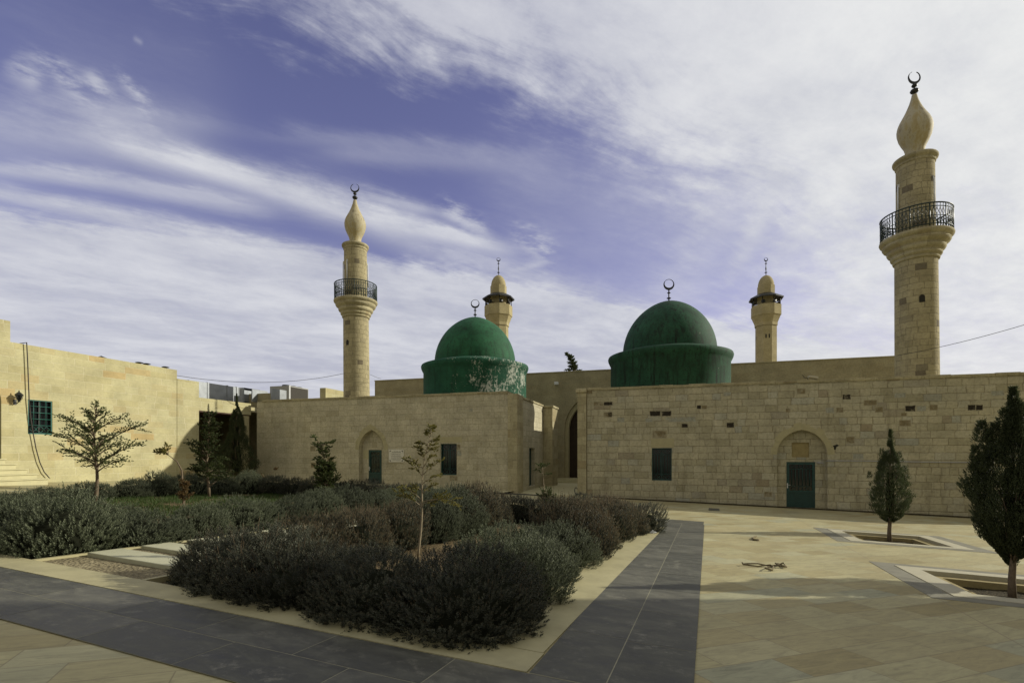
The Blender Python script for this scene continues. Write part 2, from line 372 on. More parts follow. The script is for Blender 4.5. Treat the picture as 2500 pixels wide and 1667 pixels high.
M['white_metal'] = plain('white_metal', (.62, .63, .62), .5, .05, 3, .4, bmp=0)
M['unit_panel'] = plain('unit_panel', (.34, .34, .31), .5, .08, 2, .4, bmp=0)
M['unit_mesh'] = plain('unit_mesh', (.06, .055, .045), .8, .3, 30, .2, bmp=0)
M['galvanised'] = plain('galvanised', (.30, .32, .34), .45, .2, 2.5, .5, metal=.5, bmp=.1)
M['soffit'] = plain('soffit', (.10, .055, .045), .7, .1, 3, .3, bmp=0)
M['cable'] = plain('cable', (.05, .045, .04), .7, .1, 3, .3, bmp=0)
M['conduit'] = plain('conduit', (.38, .38, .38), .6, .1, 3, .3, bmp=0)
M['rope'] = plain('rope', (.16, .13, .075), .9, .3, 60, .2, bmp=.4)
M['cream_metal'] = plain('cream_metal', (.46, .42, .30), .6, .1, 3, .3, bmp=0)
M['marble'] = plain('marble', (.66, .64, .54), .45, .08, 9, .4, bmp=0)
M['ink'] = plain('ink', (.03, .028, .02), .7, .1, 9, .2, bmp=0)
M['litter'] = plain('litter', (.75, .77, .78), .5, .1, 9, .4, bmp=0)
def paint_green(name, seed, col, peel, peel_dir, dark):
    m, n, b = mat(name, .75, .2); oc = obc(n); oc = n.vec('ADD', oc, (seed, 0, 0))
    x, y, z = n.sep(oc)
    f = n.noise(oc, 1.3, 6, .6); c = n.ramp(f, [(.28, tuple(q*.62 for q in col)), (.5, tuple(col)), (.72, tuple(q*1.4 for q in col))])
    st = n.noise(n.vec('MULTIPLY', oc, (3.2, 3.2, .35)), 1.6, 6, .7)
    c = n.mix(n.math('MULTIPLY', n.step(st, .48, .68), dark), c, (.012, .020, .013))
    sp = n.noise(oc, 9, 5, .75); c = n.mix(n.math('MULTIPLY', n.step(sp, .54, .64), dark), c, (.016, .026, .017))
    if peel:
        peel_z = n.step(z, 2.2, -.6, .0, .05)
        side = n.vec('DOT_PRODUCT', n.vec('SUBTRACT', oc, (seed, 0, 0)), tuple(peel_dir))
        big = n.noise(oc, .9, 3, .5)
        fl = n.noise(n.vec('MULTIPLY', oc, (1, 1, .7)), 8.5, 9, .80)
        thr = n.math('ADD', n.math('MULTIPLY', n.step(side, .3, 3.2), peel), n.math('MULTIPLY', n.math('SUBTRACT', big, .5), .50))
        mk = n.step(n.math('ADD', fl, thr), .72, .76)
        c = n.mix(mk, c, (.42, .45, .38))
    n.put(b.inputs['Base Color'], c); bump(n, b, n.math('ADD', sp, n.noise(oc, 25, 4, .6)), .35, .01)
    return m
M['dome_paint'] = paint_green('dome_paint', 0.0, (.021, .098, .044), .03, (.9, -.4, 0), .55)
M['drum_paint'] = paint_green('drum_paint', 4.0, (.017, .082, .046), .215, (.80, -.60, 0), .35)
M['old_dome_paint'] = paint_green('old_dome_paint', 9.0, (.020, .070, .037), .045, (.8, -.5, 0), .95)
def onion(name):
    m, n, b = mat(name, .7, .3); oc = obc(n)
    st = n.noise(n.vec('MULTIPLY', oc, (2.2, 2.2, .7)), 1.5, 8, .72); c = n.ramp(st, [(.30, (.33, .265, .125)), (.44, (.39, .325, .17)), (.52, (.44, .40, .27)), (.58, (.36, .31, .19)), (.66, (.15, .13, .09))])
    n.put(b.inputs['Base Color'], c); bump(n, b, n.noise(oc, 12, 5, .6), .2, .01); return m
M['onion_plaster'] = onion('onion_plaster')
def pavement():
    m, n, b = mat('courtyard_paving', .6, .18); oc = obc(n); x, y, z = n.sep(oc)
    k = math.sqrt(.5)
    X = n.math('MULTIPLY', n.math('SUBTRACT', x, y), k); Y = n.math('MULTIPLY', n.math('ADD', x, y), k)
    big = n.math('FLOOR', n.math('DIVIDE', n.math('ADD', x, 27.6), 30.0))   # bond turns past the long joint
    d, t, t2 = cells(n, Y, X, .34, .72, 2.5, vary=.25, wob=.0)
    c = n.ramp(t, [(0, (0.305, 0.259, 0.128)), (.25, (0.362, 0.320, 0.173)), (.5, (0.394, 0.360, 0.201)), (.7, (0.353, 0.304, 0.159)), (.88, (0.409, 0.382, 0.227)), (1, (0.314, 0.308, 0.198))])
    vein = n.noise(n.vec('MULTIPLY', n.comb(Y, X, t), (1.3, 6, 1)), 2.6, 9, .74, 1.0)
    c = n.mix(1.0, c, n.ramp(vein, [(.28, .66), (.5, 1.0), (.72, 1.22)]), 'MULTIPLY')
    pit = n.noise(n.vec('MULTIPLY', n.comb(Y, X, 4), (1, 3.0, 1)), 9, 8, .78)
    c = n.mix(n.math('MULTIPLY', n.step(pit, .62, .70), .75), c, (.16, .12, .07))
    grime = n.noise(oc, .35, 5, .6); c = n.mix(1.0, c, n.ramp(grime, [(.3, .84), (.65, 1.06)]), 'MULTIPLY')
    c = n.mix(n.math('MULTIPLY', n.step(d, .007, .001), .60), c, (.19, .16, .10))
    lj = n.step(n.math('ABSOLUTE', n.math('SUBTRACT', x, 2.40)), .012, .004)
    c = n.mix(n.math('MULTIPLY', lj, .6), c, (.24, .20, .13))
    n.put(b.inputs['Base Color'], c)
    n.put(b.inputs['Roughness'], n.ramp(vein, [(.3, .62), (.7, .85)]))
    bump(n, b, n.math('ADD', n.math('MULTIPLY', n.step(d, 0, .008), .6), n.noise(oc, 30, 5, .6)), .22, .006)
    return m
M['paving'] = pavement()
def slate():
    m, n, b = mat('dark_slab', .5, .25); oc = obc(n)
    g = n.new('ShaderNodeNewGeometry').outputs['Random Per Island']
    c = n.ramp(g, [(0, (.070, .070, .054)), (.5, (.092, .091, .070)), (1, (.118, .115, .088))])
    f = n.noise(n.vec('MULTIPLY', oc, (1, 2.2, 1)), 2.6, 7, .7, .6)
    c = n.mix(1.0, c, n.ramp(f, [(.25, .55), (.5, .95), (.72, 1.55)]), 'MULTIPLY')
    s2 = n.noise(n.vec('ADD', oc, (5, 5, 0)), 5.5, 8, .78); patch = n.noise(oc, .9, 3, .5)
    c = n.mix(n.math('MULTIPLY', n.step(s2, .52, .68), n.step(patch, .36, .62, .12, .75)), c, (.22, .21, .16))
    sc1 = n.noise(n.vec('MULTIPLY', oc, (1.5, 5, 1)), 7, 6, .7); c = n.mix(n.math('MULTIPLY', n.step(sc1, .60, .70), .35), c, (.20, .20, .17))
    n.put(b.inputs['Base Color'], c); n.put(b.inputs['Roughness'], n.ramp(f, [(.3, .45), (.7, .68)]))
    bump(n, b, n.noise(oc, 22, 6, .6), .25, .006); return m
M['slate'] = slate()
M['pit_band'] = plain('pit_band', (.21, .20, .15), .8, .25, 3, .2, bmp=.2)
M['joint'] = plain('joint', (.30, .285, .20), .9, .15, 8, .2, bmp=.3)
def soil(name, c1, c2, sc_=16):
    m, n, b = mat(name, .95, .1); oc = obc(n); f = n.noise(oc, sc_, 7, .75); g = n.noise(oc, 1.2, 4, .6)
    v = n.new('ShaderNodeTexVoronoi'); v.inputs['Scale'].default_value = 26; n.put(v.inputs['Vector'], oc)
    c = n.ramp(f, [(.3, c1), (.6, c2), (.8, tuple(q*1.3 for q in c2))])
    c = n.mix(1.0, c, n.ramp(v.outputs['Distance'], [(0, 1.15), (.6, .7)]), 'MULTIPLY')
    c = n.mix(1.0, c, n.ramp(g, [(.3, .75), (.7, 1.1)]), 'MULTIPLY')
    n.put(b.inputs['Base Color'], c); bump(n, b, n.math('ADD', f, v.outputs['Distance']), 1.0, .03); return m
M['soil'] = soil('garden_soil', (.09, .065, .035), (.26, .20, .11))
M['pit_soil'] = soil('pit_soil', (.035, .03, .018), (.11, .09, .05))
M['earth'] = soil('earth', (.16, .12, .07), (.26, .21, .13), 2.0)
def leaf(name, cols, tr=.25, spec=.25, rough=.6):
    m, n, b = mat(name, rough, spec); oc = obc(n)
    r = n.new('ShaderNodeNewGeometry').outputs['Random Per Island']
    c = n.ramp(r, [(i/(len(cols)-1), q) for i, q in enumerate(cols)])
    f = n.noise(oc, 4.5, 3, .6); c = n.mix(1.0, c, n.ramp(f, [(.3, .72), (.7, 1.25)]), 'MULTIPLY')
    oi = n.new('ShaderNodeObjectInfo').outputs['Random']; c = n.mix(1.0, c, n.ramp(oi, [(0, .72), (1, 1.25)]), 'MULTIPLY')
    n.put(b.inputs['Base Color'], c)
    t = n.new('ShaderNodeBsdfTranslucent'); n.put(t.inputs[0], c); mx = n.new('ShaderNodeMixShader'); mx.inputs[0].default_value = tr
    o = n.nt.nodes['Material Output']; n.nt.links.new(b.outputs[0], mx.inputs[1]); n.nt.links.new(t.outputs[0], mx.inputs[2]); n.nt.links.new(mx.outputs[0], o.inputs[0])
    return m
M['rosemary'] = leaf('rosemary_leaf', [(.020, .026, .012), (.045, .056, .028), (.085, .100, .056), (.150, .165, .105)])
M['lavender'] = leaf('lavender_leaf', [(.018, .021, .012), (.032, .037, .022), (.060, .066, .042), (.105, .110, .075)])
M['rosemary_tip'] = leaf('rosemary_tip', [(.075, .090, .050), (.12, .138, .082), (.17, .185, .12), (.10, .115, .06)])  # paler tip leaves: plume highlights put into the leaf colour
M['lavender_tip'] = leaf('lavender_tip', [(.045, .050, .030), (.070, .074, .048), (.11, .112, .08), (.085, .068, .040)])  # shoot highlights painted here too, as lighter tip leaves
M['faded_tip'] = leaf('faded_tip', [(.10, .080, .045), (.15, .12, .07), (.20, .165, .10), (.09, .10, .055)])
M['stalk'] = leaf('dry_stalk', [(.10, .070, .040), (.15, .11, .065), (.20, .15, .095), (.09, .07, .045)])
M['bushcore'] = plain('bush_core', (.020, .022, .014), 1.0, .3, 12, .0, bmp=0)  # near-black fill colour, stands for the shade inside bushes and crowns
M['cypress'] = leaf('cypress_leaf', [(.040, .056, .024), (.075, .096, .042), (.115, .138, .062), (.060, .078, .036)])
M['cedar'] = leaf('cedar_leaf', [(.045, .065, .020), (.065, .090, .028), (.095, .115, .040), (.07, .08, .025)], .3)
M['yellow_leaf'] = leaf('yellow_leaf', [(.15, .15, .035), (.22, .20, .05), (.27, .23, .07), (.12, .13, .04)], .35)
M['rust_leaf'] = leaf('rust_leaf', [(.07, .045, .02), (.12, .08, .03), (.15, .10, .04), (.08, .055, .03)], .2)
M['bark'] = plain('bark', (.16, .125, .085), .9, .35, 20, .1, bmp=.6, bd=.01)
M['pale_bark'] = plain('pale_bark', (.30, .25, .17), .9, .3, 20, .1, bmp=.5, bd=.01)
M['grass'] = leaf('grass_blade', [(.030, .055, .012), (.045, .080, .018), (.065, .10, .028), (.05, .07, .02)], .3)
# ---------------------------------------------------------------- terrain and paving
tb = MB(); NN = 41; ext = 900.0
cs = [math.copysign(abs(i/20)**2.4*ext, i) for i in range(-20, 21)]
P = []
for j in cs:
    for i in cs:
        r = math.hypot(i, j); k = min(1, 70/max(r, 1)); p = PG(i*k, j*k); P.append((PG(i, j).x, PG(i, j).y, p.z-.45))
tb.add(P, [(a*NN+b, a*NN+b+1, (a+1)*NN+b+1, (a+1)*NN+b) for a in range(NN-1) for b in range(NN-1)])
solo('ground', tb, M['earth'], kind='structure')
PITS = [(2.98, 4.60, 13.30, 15.28), (2.90, 4.50, 7.86, 9.52)]
BEDS = [(-17.3, -7.66, 3.50, 15.0), (-5.58, -1.75, 3.50, 12.75)]
PATHR = (-7.66, -5.58, 3.50, 12.75)
def cut_sheet(name, x0, x1, y0, y1, holes, z, m, **k):
    xs = sorted({x0, x1} | {h[i] for h in holes for i in (0, 1)}); ys = sorted({y0, y1} | {h[i] for h in holes for i in (2, 3)})
    mb = MB()
    for a, b in zip(xs, xs[1:]):
        for c, d in zip(ys, ys[1:]):
            mx, my = (a+b)/2, (c+d)/2
            if any(h[0] < mx < h[1] and h[2] < my < h[3] for h in holes): continue
            mb.quad((a, c, z), (b, c, z), (b, d, z), (a, d, z))
    return solo(name, mb, m, MP_, **k)
cut_sheet('courtyard', -62, 52, -38, 66, PITS+BEDS+[PATHR], 0.0, M['paving'], kind='structure')
def slabs(name, base, pieces, z=.004):
    mb = MB(); mb.poly(base, [], lambda x, y: (x, y, z+.0045), 1)
    for q in pieces:
        c = [sum(p[i] for p in q)/len(q) for i in (0, 1)]
        top = [(p[0]+(c[0]-p[0])*0, p[1], z+.006) for p in q]; mb.add(top, [tuple(range(len(q)))], 0)
    return solo(name, mb, [M['slate'], M['joint']], MP_, kind='structure')
g_ = .004
pc = []
for row, (v0, v1, off) in enumerate(((2.66, 3.12, .27), (2.19, 2.66, -.24))):
    k = -14
    while True:
        a = -5.76+1.02*k+(0 if row == 0 else .49); b = a+1.02; k += 1
        if a > 11: break
        if b < -20: continue
        pc.append([(a+g_, v0+g_), (b-g_, v0+g_), (b-g_, v1-g_), (a+g_, v1-g_)])
slabs('front_walk', [(-20, 2.19), (12, 2.19), (12, 3.12), (-20, 3.12)], pc)
def L_(v): return -1.14-.0215*(v-3.12)
def R_(v): return -.13-.0150*(v-3.12)
def C_(v): return (L_(v)+R_(v))/2-.01
pc = []; rnd = random.Random(4)
for side in (0, 1):
    v = 3.13
    off = .45 if side else 0
    edges = [3.13] + [3.13+off+.98*i+(.49 if side else .98) for i in range(0, 12)]
    edges = [e for e in edges if e < 14.0]+[14.2]
    for a, b in zip(edges, edges[1:]):
        if side == 0: pc.append([(L_(a), a+g_), (C_(a)-g_, a+g_), (C_(b)-g_, b-g_), (L_(b), b-g_)])
        else: pc.append([(C_(a)+g_, a+g_), (R_(a), a+g_), (R_(b), b-g_), (C_(b)+g_, b-g_)])
slabs('side_walk', [(L_(3.125), 3.125), (R_(3.125), 3.125), (R_(14.2), 14.2), (L_(14.2), 14.2)], pc)
pc = [[(-.32-.95*(i+1)+g_, 14.21), (-.32-.95*i-g_, 14.21), (-.32-.95*i-g_, 15.05), (-.32-.95*(i+1)+g_, 15.05)] for i in range(7)]
slabs('rear_walk', [(-6.97, 14.205), (-.32, 14.205), (-.32, 15.06), (-6.97, 15.06)], pc)
slabs('paving_inset', [(-.28, 19.9), (.10, 19.9), (.10, 21.2), (-.28, 21.2)], [[(-.28, 19.9), (.10, 19.9), (.10, 21.2), (-.28, 21.2)]])
# kerbs round the beds (a light stone frame, just proud of the paving)
def ring(mb, a, b, c, d, w, z0, z1, m=0, sides='LRFB'):
    if 'F' in sides: mb.box(a-w, b+w, c-w, c, z0, z1, m)
    if 'B' in sides: mb.box(a-w, b+w, d, d+w, z0, z1, m)
    if 'L' in sides: mb.box(a-w, a, c, d, z0, z1, m)
    if 'R' in sides: mb.box(b, b+w, c, d, z0, z1, m)
kb = MB()
kb.box(-18, -1.16, 3.13, 3.50, -.10, .012); kb.box(-1.75, -1.17, 3.51, 12.75, -.10, .012)
kb.box(-5.64, -1.45, 12.76, 14.19, -.10, .010); kb.box(-7.66, -7.60, 3.51, 12.75, -.10, .010); kb.box(-5.64, -5.58, 3.51, 12.75, -.10, .010)
kb.box(-18, -7.6, 15.0, 15.3, -.10, .010)
solo('bed_kerbs', kb, M['kerb'], MP_, kind='structure')
sb = MB()
for a, b, c, d in BEDS:
    nx, ny = 40, 60; V = []
    for j in range(ny+1):
        for i in range(nx+1):
            x = a+(b-a)*i/nx; y = c+(d-c)*j/ny; V.append((x, y, -.05+.05*noise.noise(Vector((x*1.3, y*1.3, 0)))))
    sb.add(V, [(j*(nx+1)+i, j*(nx+1)+i+1, (j+1)*(nx+1)+i+1, (j+1)*(nx+1)+i) for j in range(ny) for i in range(nx)], smooth=True)
solo('garden_soil', sb, M['soil'], MP_, kind='structure')
# stepping slabs of the garden path
M['path_sand'] = soil('path_sand', (.20, .165, .095), (.36, .31, .19), 7)
pb = MB(); V = []
for j in range(61):
    for i in range(13):
        x = PATHR[0]+(PATHR[1]-PATHR[0])*i/12; y = PATHR[2]+(PATHR[3]-PATHR[2])*j/60; V.append((x, y, -.018+.012*noise.noise(Vector((x*2, y*2, 5)))))
pb.add(V, [(j*13+i, j*13+i+1, (j+1)*13+i+1, (j+1)*13+i) for j in range(60) for i in range(12)], smooth=True)
solo('garden_path', pb, M['path_sand'], MP_, kind='structure')
for i in range(13):
    v0 = 4.02+.66*i
    mb = MB(); mb.box(-7.52, -5.75, v0, v0+.40, -.06, .035, bev=.006)
    pos = ['first and nearest', 'second', 'third'][i] if i < 3 else None
    solo('stepping_slab', mb, M['pad'], MP_, cat='paving slab', group='stepping slabs between the hedges', origin=(-6.6, v0+.2, 0),
         label=(pos+' pale stepping slab on the sandy path left of the dark front hedge') if pos else 'pale stepping slab farther up the path, hidden behind the front hedge')
# tree pits
for k, (a, b, c, d) in enumerate(PITS):
    w = 'far' if k == 0 else 'near'
    mb = MB(); ring(mb, a-.29, b+.29, c-.14-.10, d+.24, .27, -.05, .0045, 0)
    solo('pit_surround', mb, M['pit_band'], MP_, kind='structure')
    mb = MB(); ring(mb, a, b, c, d, .27, -.30, .010, 0)
    e = empty('tree_pit', MP_, ((a+b)/2, (c+d)/2, 0), 'sunken square planting pit with pale stone edge under the %s cypress' % ('smaller' if k == 0 else 'larger right-hand'), 'tree pit', 'planting pits in the paving')
    part('rim', mb, M['white_kerb'], e)
    mb = MB(); ring(mb, a+.19, b-.19, c+.19, d-.19, .189, -.30, -.055, 0); part('ledge', mb, M['tan_stone'], e)
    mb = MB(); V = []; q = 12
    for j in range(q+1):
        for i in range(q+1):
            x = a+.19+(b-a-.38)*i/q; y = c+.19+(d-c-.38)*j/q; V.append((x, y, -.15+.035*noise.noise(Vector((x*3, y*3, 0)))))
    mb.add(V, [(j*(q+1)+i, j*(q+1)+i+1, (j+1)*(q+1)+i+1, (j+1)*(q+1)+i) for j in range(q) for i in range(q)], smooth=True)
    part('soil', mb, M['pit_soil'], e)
# ---------------------------------------------------------------- masonry helpers (building frame)
def arch(u0, u1, z0, zs, za, k=9, pw=1.0):
    """outline of a pointed opening, counter-clockwise from lower left"""
    um = (u0+u1)/2; hw = (u1-u0)/2; rise = za-zs
    Rr = (hw*hw+rise*rise)/(2*hw)     # circle through springing and apex, tangent vertical
    pts = [(u0, z0), (u1, z0)]
    cR = u1-Rr
    a1 = math.atan2(rise, um-cR)
    for i in range(k+1):
        a = a1*i/k; pts.append((cR+Rr*math.cos(a), zs+Rr*math.sin(a)))
    cL = u0+Rr
    for i in range(1, k+1):
        a = a1*(k-i)/k; pts.append((cL-Rr*math.cos(a), zs+Rr*math.sin(a)))
    return pts
def rect(u0, u1, z0, z1): return [(u0, z0), (u1, z0), (u1, z1), (u0, z1)]
def wall(mb, outer, holes, v, axis='v', depth=.3, m=0, back=None, mback=0):
    """a wall face with openings cut through and their reveals; axis 'v': faces us, axis 'u': faces right"""
    if axis == 'v': fn = lambda a, b, d=0: (a, v+d, b)
    else: fn = lambda a, b, d=0: (v-d, a, b)
    mb.poly(outer, [list(h) for h in holes], lambda a, b: fn(a, b), m)
    for h in holes:
        for i in range(len(h)):
            p, q = h[i], h[(i+1) % len(h)]
            mb.quad(fn(*p), fn(*q), fn(*q, depth), fn(*p, depth), m)
def grille(mb, w, h, bars=7, style='lattice', r=.011, t=6):
    """window grille drawn in a local frame: x right, z up, at y=0"""
    mb.box(-.0, .035, -.015, .015, 0, h); mb.box(w-.035, w, -.015, .015, 0, h)
    mb.box(.035, w-.035, -.015, .015, 0, .035); mb.box(.035, w-.035, -.015, .015, h-.035, h)
    def circ(cx, cz, rr, kk=14):
        pts = [(cx+rr*math.cos(2*math.pi*i/kk), 0, cz+rr*math.sin(2*math.pi*i/kk)) for i in range(kk+1)]
        mb.tube(pts, r*.8, 5, cap=False)
    def dia(cx, cz, rr):
        mb.tube([(cx-rr, 0, cz), (cx, 0, cz+rr), (cx+rr, 0, cz), (cx, 0, cz-rr), (cx-rr, 0, cz)], r*.8, 5)
    ends = [(0, h*.2), (h*.8, h)] if style == 'bars' else [(h*.03, h*.26)]
    for z0, z1 in ends:
        cz = (z0+z1)/2; rr = min((z1-z0)*.36, w*.14)
        circ(w/2, cz, rr); dia(w*.22, cz, rr); dia(w*.78, cz, rr)
        for z in (z0, z1):
            if .02 < z < h-.02: mb.tube([(.02, 0, z), (w-.02, 0, z)], r, t)
    for i in range(1, bars+1):
        x = w*i/(bars+1)
        if style == 'bars': mb.tube([(x, 0, h*.2), (x, 0, h*.8)], r, t)
        else: mb.tube([(x, 0, h*.26), (x, 0, h-.02)], r, t)
    if style == 'lattice':
        for i in range(1, 4):
            z = h*.26+(h*.74)*i/4.0; mb.tube([(.02, 0, z), (w-.02, 0, z)], r, t)
def face_M(axis, a, off, z):
    """frame of a fitting: local x along the wall, y into it, z up"""
    if axis == 'v': return Matrix.Translation((a, off, z))
    return Matrix.Translation((off, a, z)) @ Matrix.Rotation(R(90), 4, 'Z')
def window(root, axis, a0, a1, off, z0, z1, style, mf, mg, inset=.10, bars=6):
    w = a1-a0; h = z1-z0; F = face_M(axis, a0, off, z0)
    if axis == 'u': ins = Matrix.Translation((-inset, 0, 0))
    else: ins = Matrix.Translation((0, inset, 0))
    f = MB(); 
    f.box(0, .05, 0, .06, 0, h); f.box(w-.05, w, 0, .06, 0, h); f.box(.05, w-.05, 0, .06, 0, .05); f.box(.05, w-.05, 0, .06, h-.05, h)
    f.box(w/2-.02, w/2+.02, .012, .055, .05, h-.05); f.xf(ins @ F)
    fo = part('window', f, mf, root)
    g = MB(); g.box(.04, w-.04, .05, .065, .04, h-.04); g.xf(ins @ F); part('pane', g, M['glass'], fo)
    g = MB(); grille(g, w, h, bars, style); g.xf(ins @ F @ Matrix.Translation((0, -.035, 0))); part('grille', g, mg, fo)
    return fo
def metal_door(root, axis, a0, a1, off, z0, z1, split=.32, inset=.3, hand=-1):
    w = a1-a0; h = z1-z0; F = face_M(axis, a0, off, z0)
    ins = Matrix.Translation((-inset, 0, 0)) if axis == 'u' else Matrix.Translation((0, inset, 0))
    f = MB(); fw = .07
    f.box(0, fw, 0, .06, 0, h); f.box(w-fw, w, 0, .06, 0, h); f.box(fw, w-fw, 0, .06, h-fw, h)
    f.box(fw, w-fw, .012, .05, 0, h*split); f.box(fw, w-fw, 0, .055, h*split, h*split+.06)
    f.box(fw+.07, w-fw-.07, .004, .0125, .10, h*split-.08)
    f.xf(ins @ F); d = part('door', f, M['green_metal'], root)
    g = MB(); g.box(fw, w-fw, .045, .06, h*split+.06, h-fw); g.xf(ins @ F); part('pane', g, M['glass'], d)
    g = MB(); grille(g, w-2*fw, h*(1-split)-.06-fw, 6, 'bars'); g.xf(ins @ F @ Matrix.Translation((fw, .01, h*split+.06))); part('grille', g, M['dull_grille'], d)
    g = MB(); hx = fw*.55 if hand < 0 else w-fw*.55
    g.box(hx-.02, hx+.02, -.012, 0, h*.42, h*.53); g.tube([(hx, -.05, h*.49), (hx-hand*-.11*-1 if hand < 0 else hx-.11, -.05, h*.49)], .009); g.tube([(hx, 0, h*.49), (hx, -.05, h*.49)], .009)
    g.xf(ins @ F); part('handle', g, M['white_metal'], d)
    return d
ZB = -4.2                                           # every wall goes below the ground
def coping(mb, u0, u1, v0, v1, z, h=.10, o=.05, m=0, seed=1):
    """a row of coping stones of uneven length along u"""
    r = random.Random(seed); a = u0
    while a < u1-.01:
        b = min(a+r.uniform(.55, 1.0), u1)
        if u1-b < .3: b = u1
        dz = r.uniform(-.012, .012); mb.box(a+.004, b-.004, v0-o+r.uniform(-.006, .006), v1, z, z+h+dz, m, bev=.008); a = b
def coping_v(mb, v0, v1, u0, u1, z, h=.10, o=.05, m=0, seed=1):
    r = random.Random(seed); a = v0
    while a < v1-.01:
        b = min(a+r.uniform(.55, 1.0), v1)
        if v1-b < .3: b = v1
        mb.box(u0, u1+o, a+.004, b-.004, z, z+h+r.uniform(-.01, .01), m, bev=.008); a = b
# profiles of the two painted domes (radius, height above eye)
DP = [(3.02, 2.4), (3.02, 4.62), (3.08, 4.72), (3.14, 4.86), (3.16, 4.98), (3.13, 5.06), (2.95, 5.12), (2.40, 5.28)]
def dome_curve():
    pr = []; r0, z0, H = 2.38, 5.24, 2.78
    for i in range(29):
        t = math.pi/2*i/28; zz_ = H*math.sin(t); Ro = (H*H+r0*r0)/(2*r0); r = .22*r0*math.cos(t)+.78*(math.sqrt(max(0, Ro*Ro-zz_*zz_))-(Ro-r0)); pr.append((max(r, .001), z0+H*math.sin(t)**1.02*.995))
    return pr
def crescent(mb, c, rr, gap=0.0, yaw=0.0, thick=.35, m=0):
    """a flat crescent standing upright; gap is the half angle left open at the top"""
    K = 40; V = []; a0 = math.pi/2+gap; a1 = math.pi/2+2*math.pi-gap; th = .035
    for i in range(K+1):
        a = a0+(a1-a0)*i/K; s = (1-math.sin(a))/2; wd = rr*thick*(s**1.3)+rr*.06*(1 if gap == 0 else .6)
        for rad in (rr, rr-wd):
            for y in (-th/2, th/2): V.append((rad*math.cos(a), y, rad*math.sin(a)))
    F = []
    for i in range(K):
        o = 4*i; p = o+4; F += [(o, p, p+1, o+1), (o+2, o+3, p+3, p+2), (o, o+2, p+2, p), (o+1, p+1, p+3, o+3)]
    F += [(0, 1, 3, 2), (4*K, 4*K+2, 4*K+3, 4*K+1)]
    Mx = Matrix.Translation(c) @ Matrix.Rotation(yaw, 4, 'Z')
    mb.add([tuple(Mx @ Vector(v)) for v in V], F, m)
def finial_dome(root, c, zt, rr, knobs, zc, yaw):
    mb = MB(); mb.tube([(c[0], c[1], zt-.05), (c[0], c[1], zc-rr)], .035, 8)
    for z, r, h in knobs: mb.lathe([(.02, -h), (r*.8, -h*.4), (r, 0), (r*.8, h*.4), (.02, h)], (c[0], c[1], z), 16)
    f = part('finial', mb, M['dark_metal'], root); mb = MB(); crescent(mb, (c[0], c[1], zc), rr, 0.0, yaw, .36); part('crescent', mb, M['dark_metal'], f)
def inset_stones(mb, items, v, slot, r):
    for x0, x1, y0, y1 in items:
        u0, za = FV(x0, y0, v); u1, zb = FV(x1, y1, v); d_ = .012; mb.add([(u0-d_, v-.0025, zb-d_), (u1+d_, v-.0025, zb-d_), (u1+d_, v-.0025, za+d_), (u0-d_, v-.0025, za+d_)], [(0, 1, 2, 3)], slot, uv=[((0, 0), (1, 0), (1, 1), (0, 1))])
# ---------------------------------------------------------------- left shrine
vF = 24.2
UL0, UL1 = -23.1, -7.55
root = empty('shrine_building', MB_, (-15, vF, -2), 'low pale stone shrine with white-flaked green dome and small marble plaque by its door', 'shrine building')
LS = root; mb = MB()
n0, nz0 = FV(876, 1188); n1, _ = FV(938, 1188); _, nzs = FV(907, 1098); _, nza = FV(907, 1049)
nich = arch(n0, n1, nz0-.02, nzs, nza)
w0, wz1 = FV(1075.5, 1083); w1, wz0 = FV(1115, 1159.5)
wall(mb, rect(UL0, UL1, ZB, 2.98), [nich, rect(w0, w1, wz0, wz1)], vF, depth=.34)
mb.quad((UL0, vF, ZB), (UL0, vF+7.2, ZB), (UL0, vF+7.2, 2.98), (UL0, vF, 2.98))
# side wall towards the passage, with its narrow door
sv0, sz1 = FU(1292, 1093, -7.2); sv1, sz0 = FU(1306, 1184, -7.2)
wall(mb, rect(vF+.8, 30.0, ZB, 2.80), [rect(sv0, sv1, sz0, sz1)], -7.2, 'u', depth=.30)
mb.quad((UL0, vF+7.2, ZB), (-7.2, vF+7.2, ZB), (-7.2, vF+7.2, 2.9), (UL0, vF+7.2, 2.9))
inset_stones(mb, [(1190+950-950, 1230, 1, 2)] if 0 else [], vF, 1, 0)
inset_stones(mb, [(1062, 1127, 1067, 1079)], vF, 2, 0)
inset_stones(mb, [(758, 770, 1089, 1101), (759, 770, 1129, 1141), (799, 815, 1114, 1128), (1116, 1123.5, 1085, 1097), (1098, 1116, 1161, 1173)], vF, 3, 0)
inset_stones(mb, [(1116, 1126, 1099, 1113), (1145, 1154, 997, 1004)], vF, 4, 0)
part('walls', mb, [M['shrine_stone'], M['black_stone'], M['plain_stone'], M['brown_stone'], M['grey_stone']], root)
mb = MB()                                           # corner pilaster and far pier
pu0, _ = FV(1241, 1100)
mb.box(pu0, -7.10, vF-.09, vF+1.0, ZB, 2.93, bev=.01)
mb.box(pu0-.06, -7.62, vF-.17, vF+1.06, 2.93, 3.08, bev=.03)
part('corner_pilaster', mb, M['trim_stone'], root); mb = MB(); mb.box(-7.19, -6.62, 30.0, 31.5, ZB, 2.72, bev=.01); mb.box(-7.25, -6.55, 29.93, 31.57, 2.72, 2.86, bev=.03)
part('end_pier', mb, M['trim_stone'], root)
mb = MB(); coping(mb, UL0+.4, pu0-.065, vF, vF+.5, 2.98, .10, .05, 0, 3); coping_v(mb, vF+1.07, 29.92, -7.6, -7.2, 2.80, .10, .05, 0, 5)
part('coping', mb, M['trim_stone'], root)
mb = MB(); mb.box(UL0, -7.3, vF+.52, vF+7.1, 2.55, 2.70); part('roof', mb, M['plain_stone'], root)
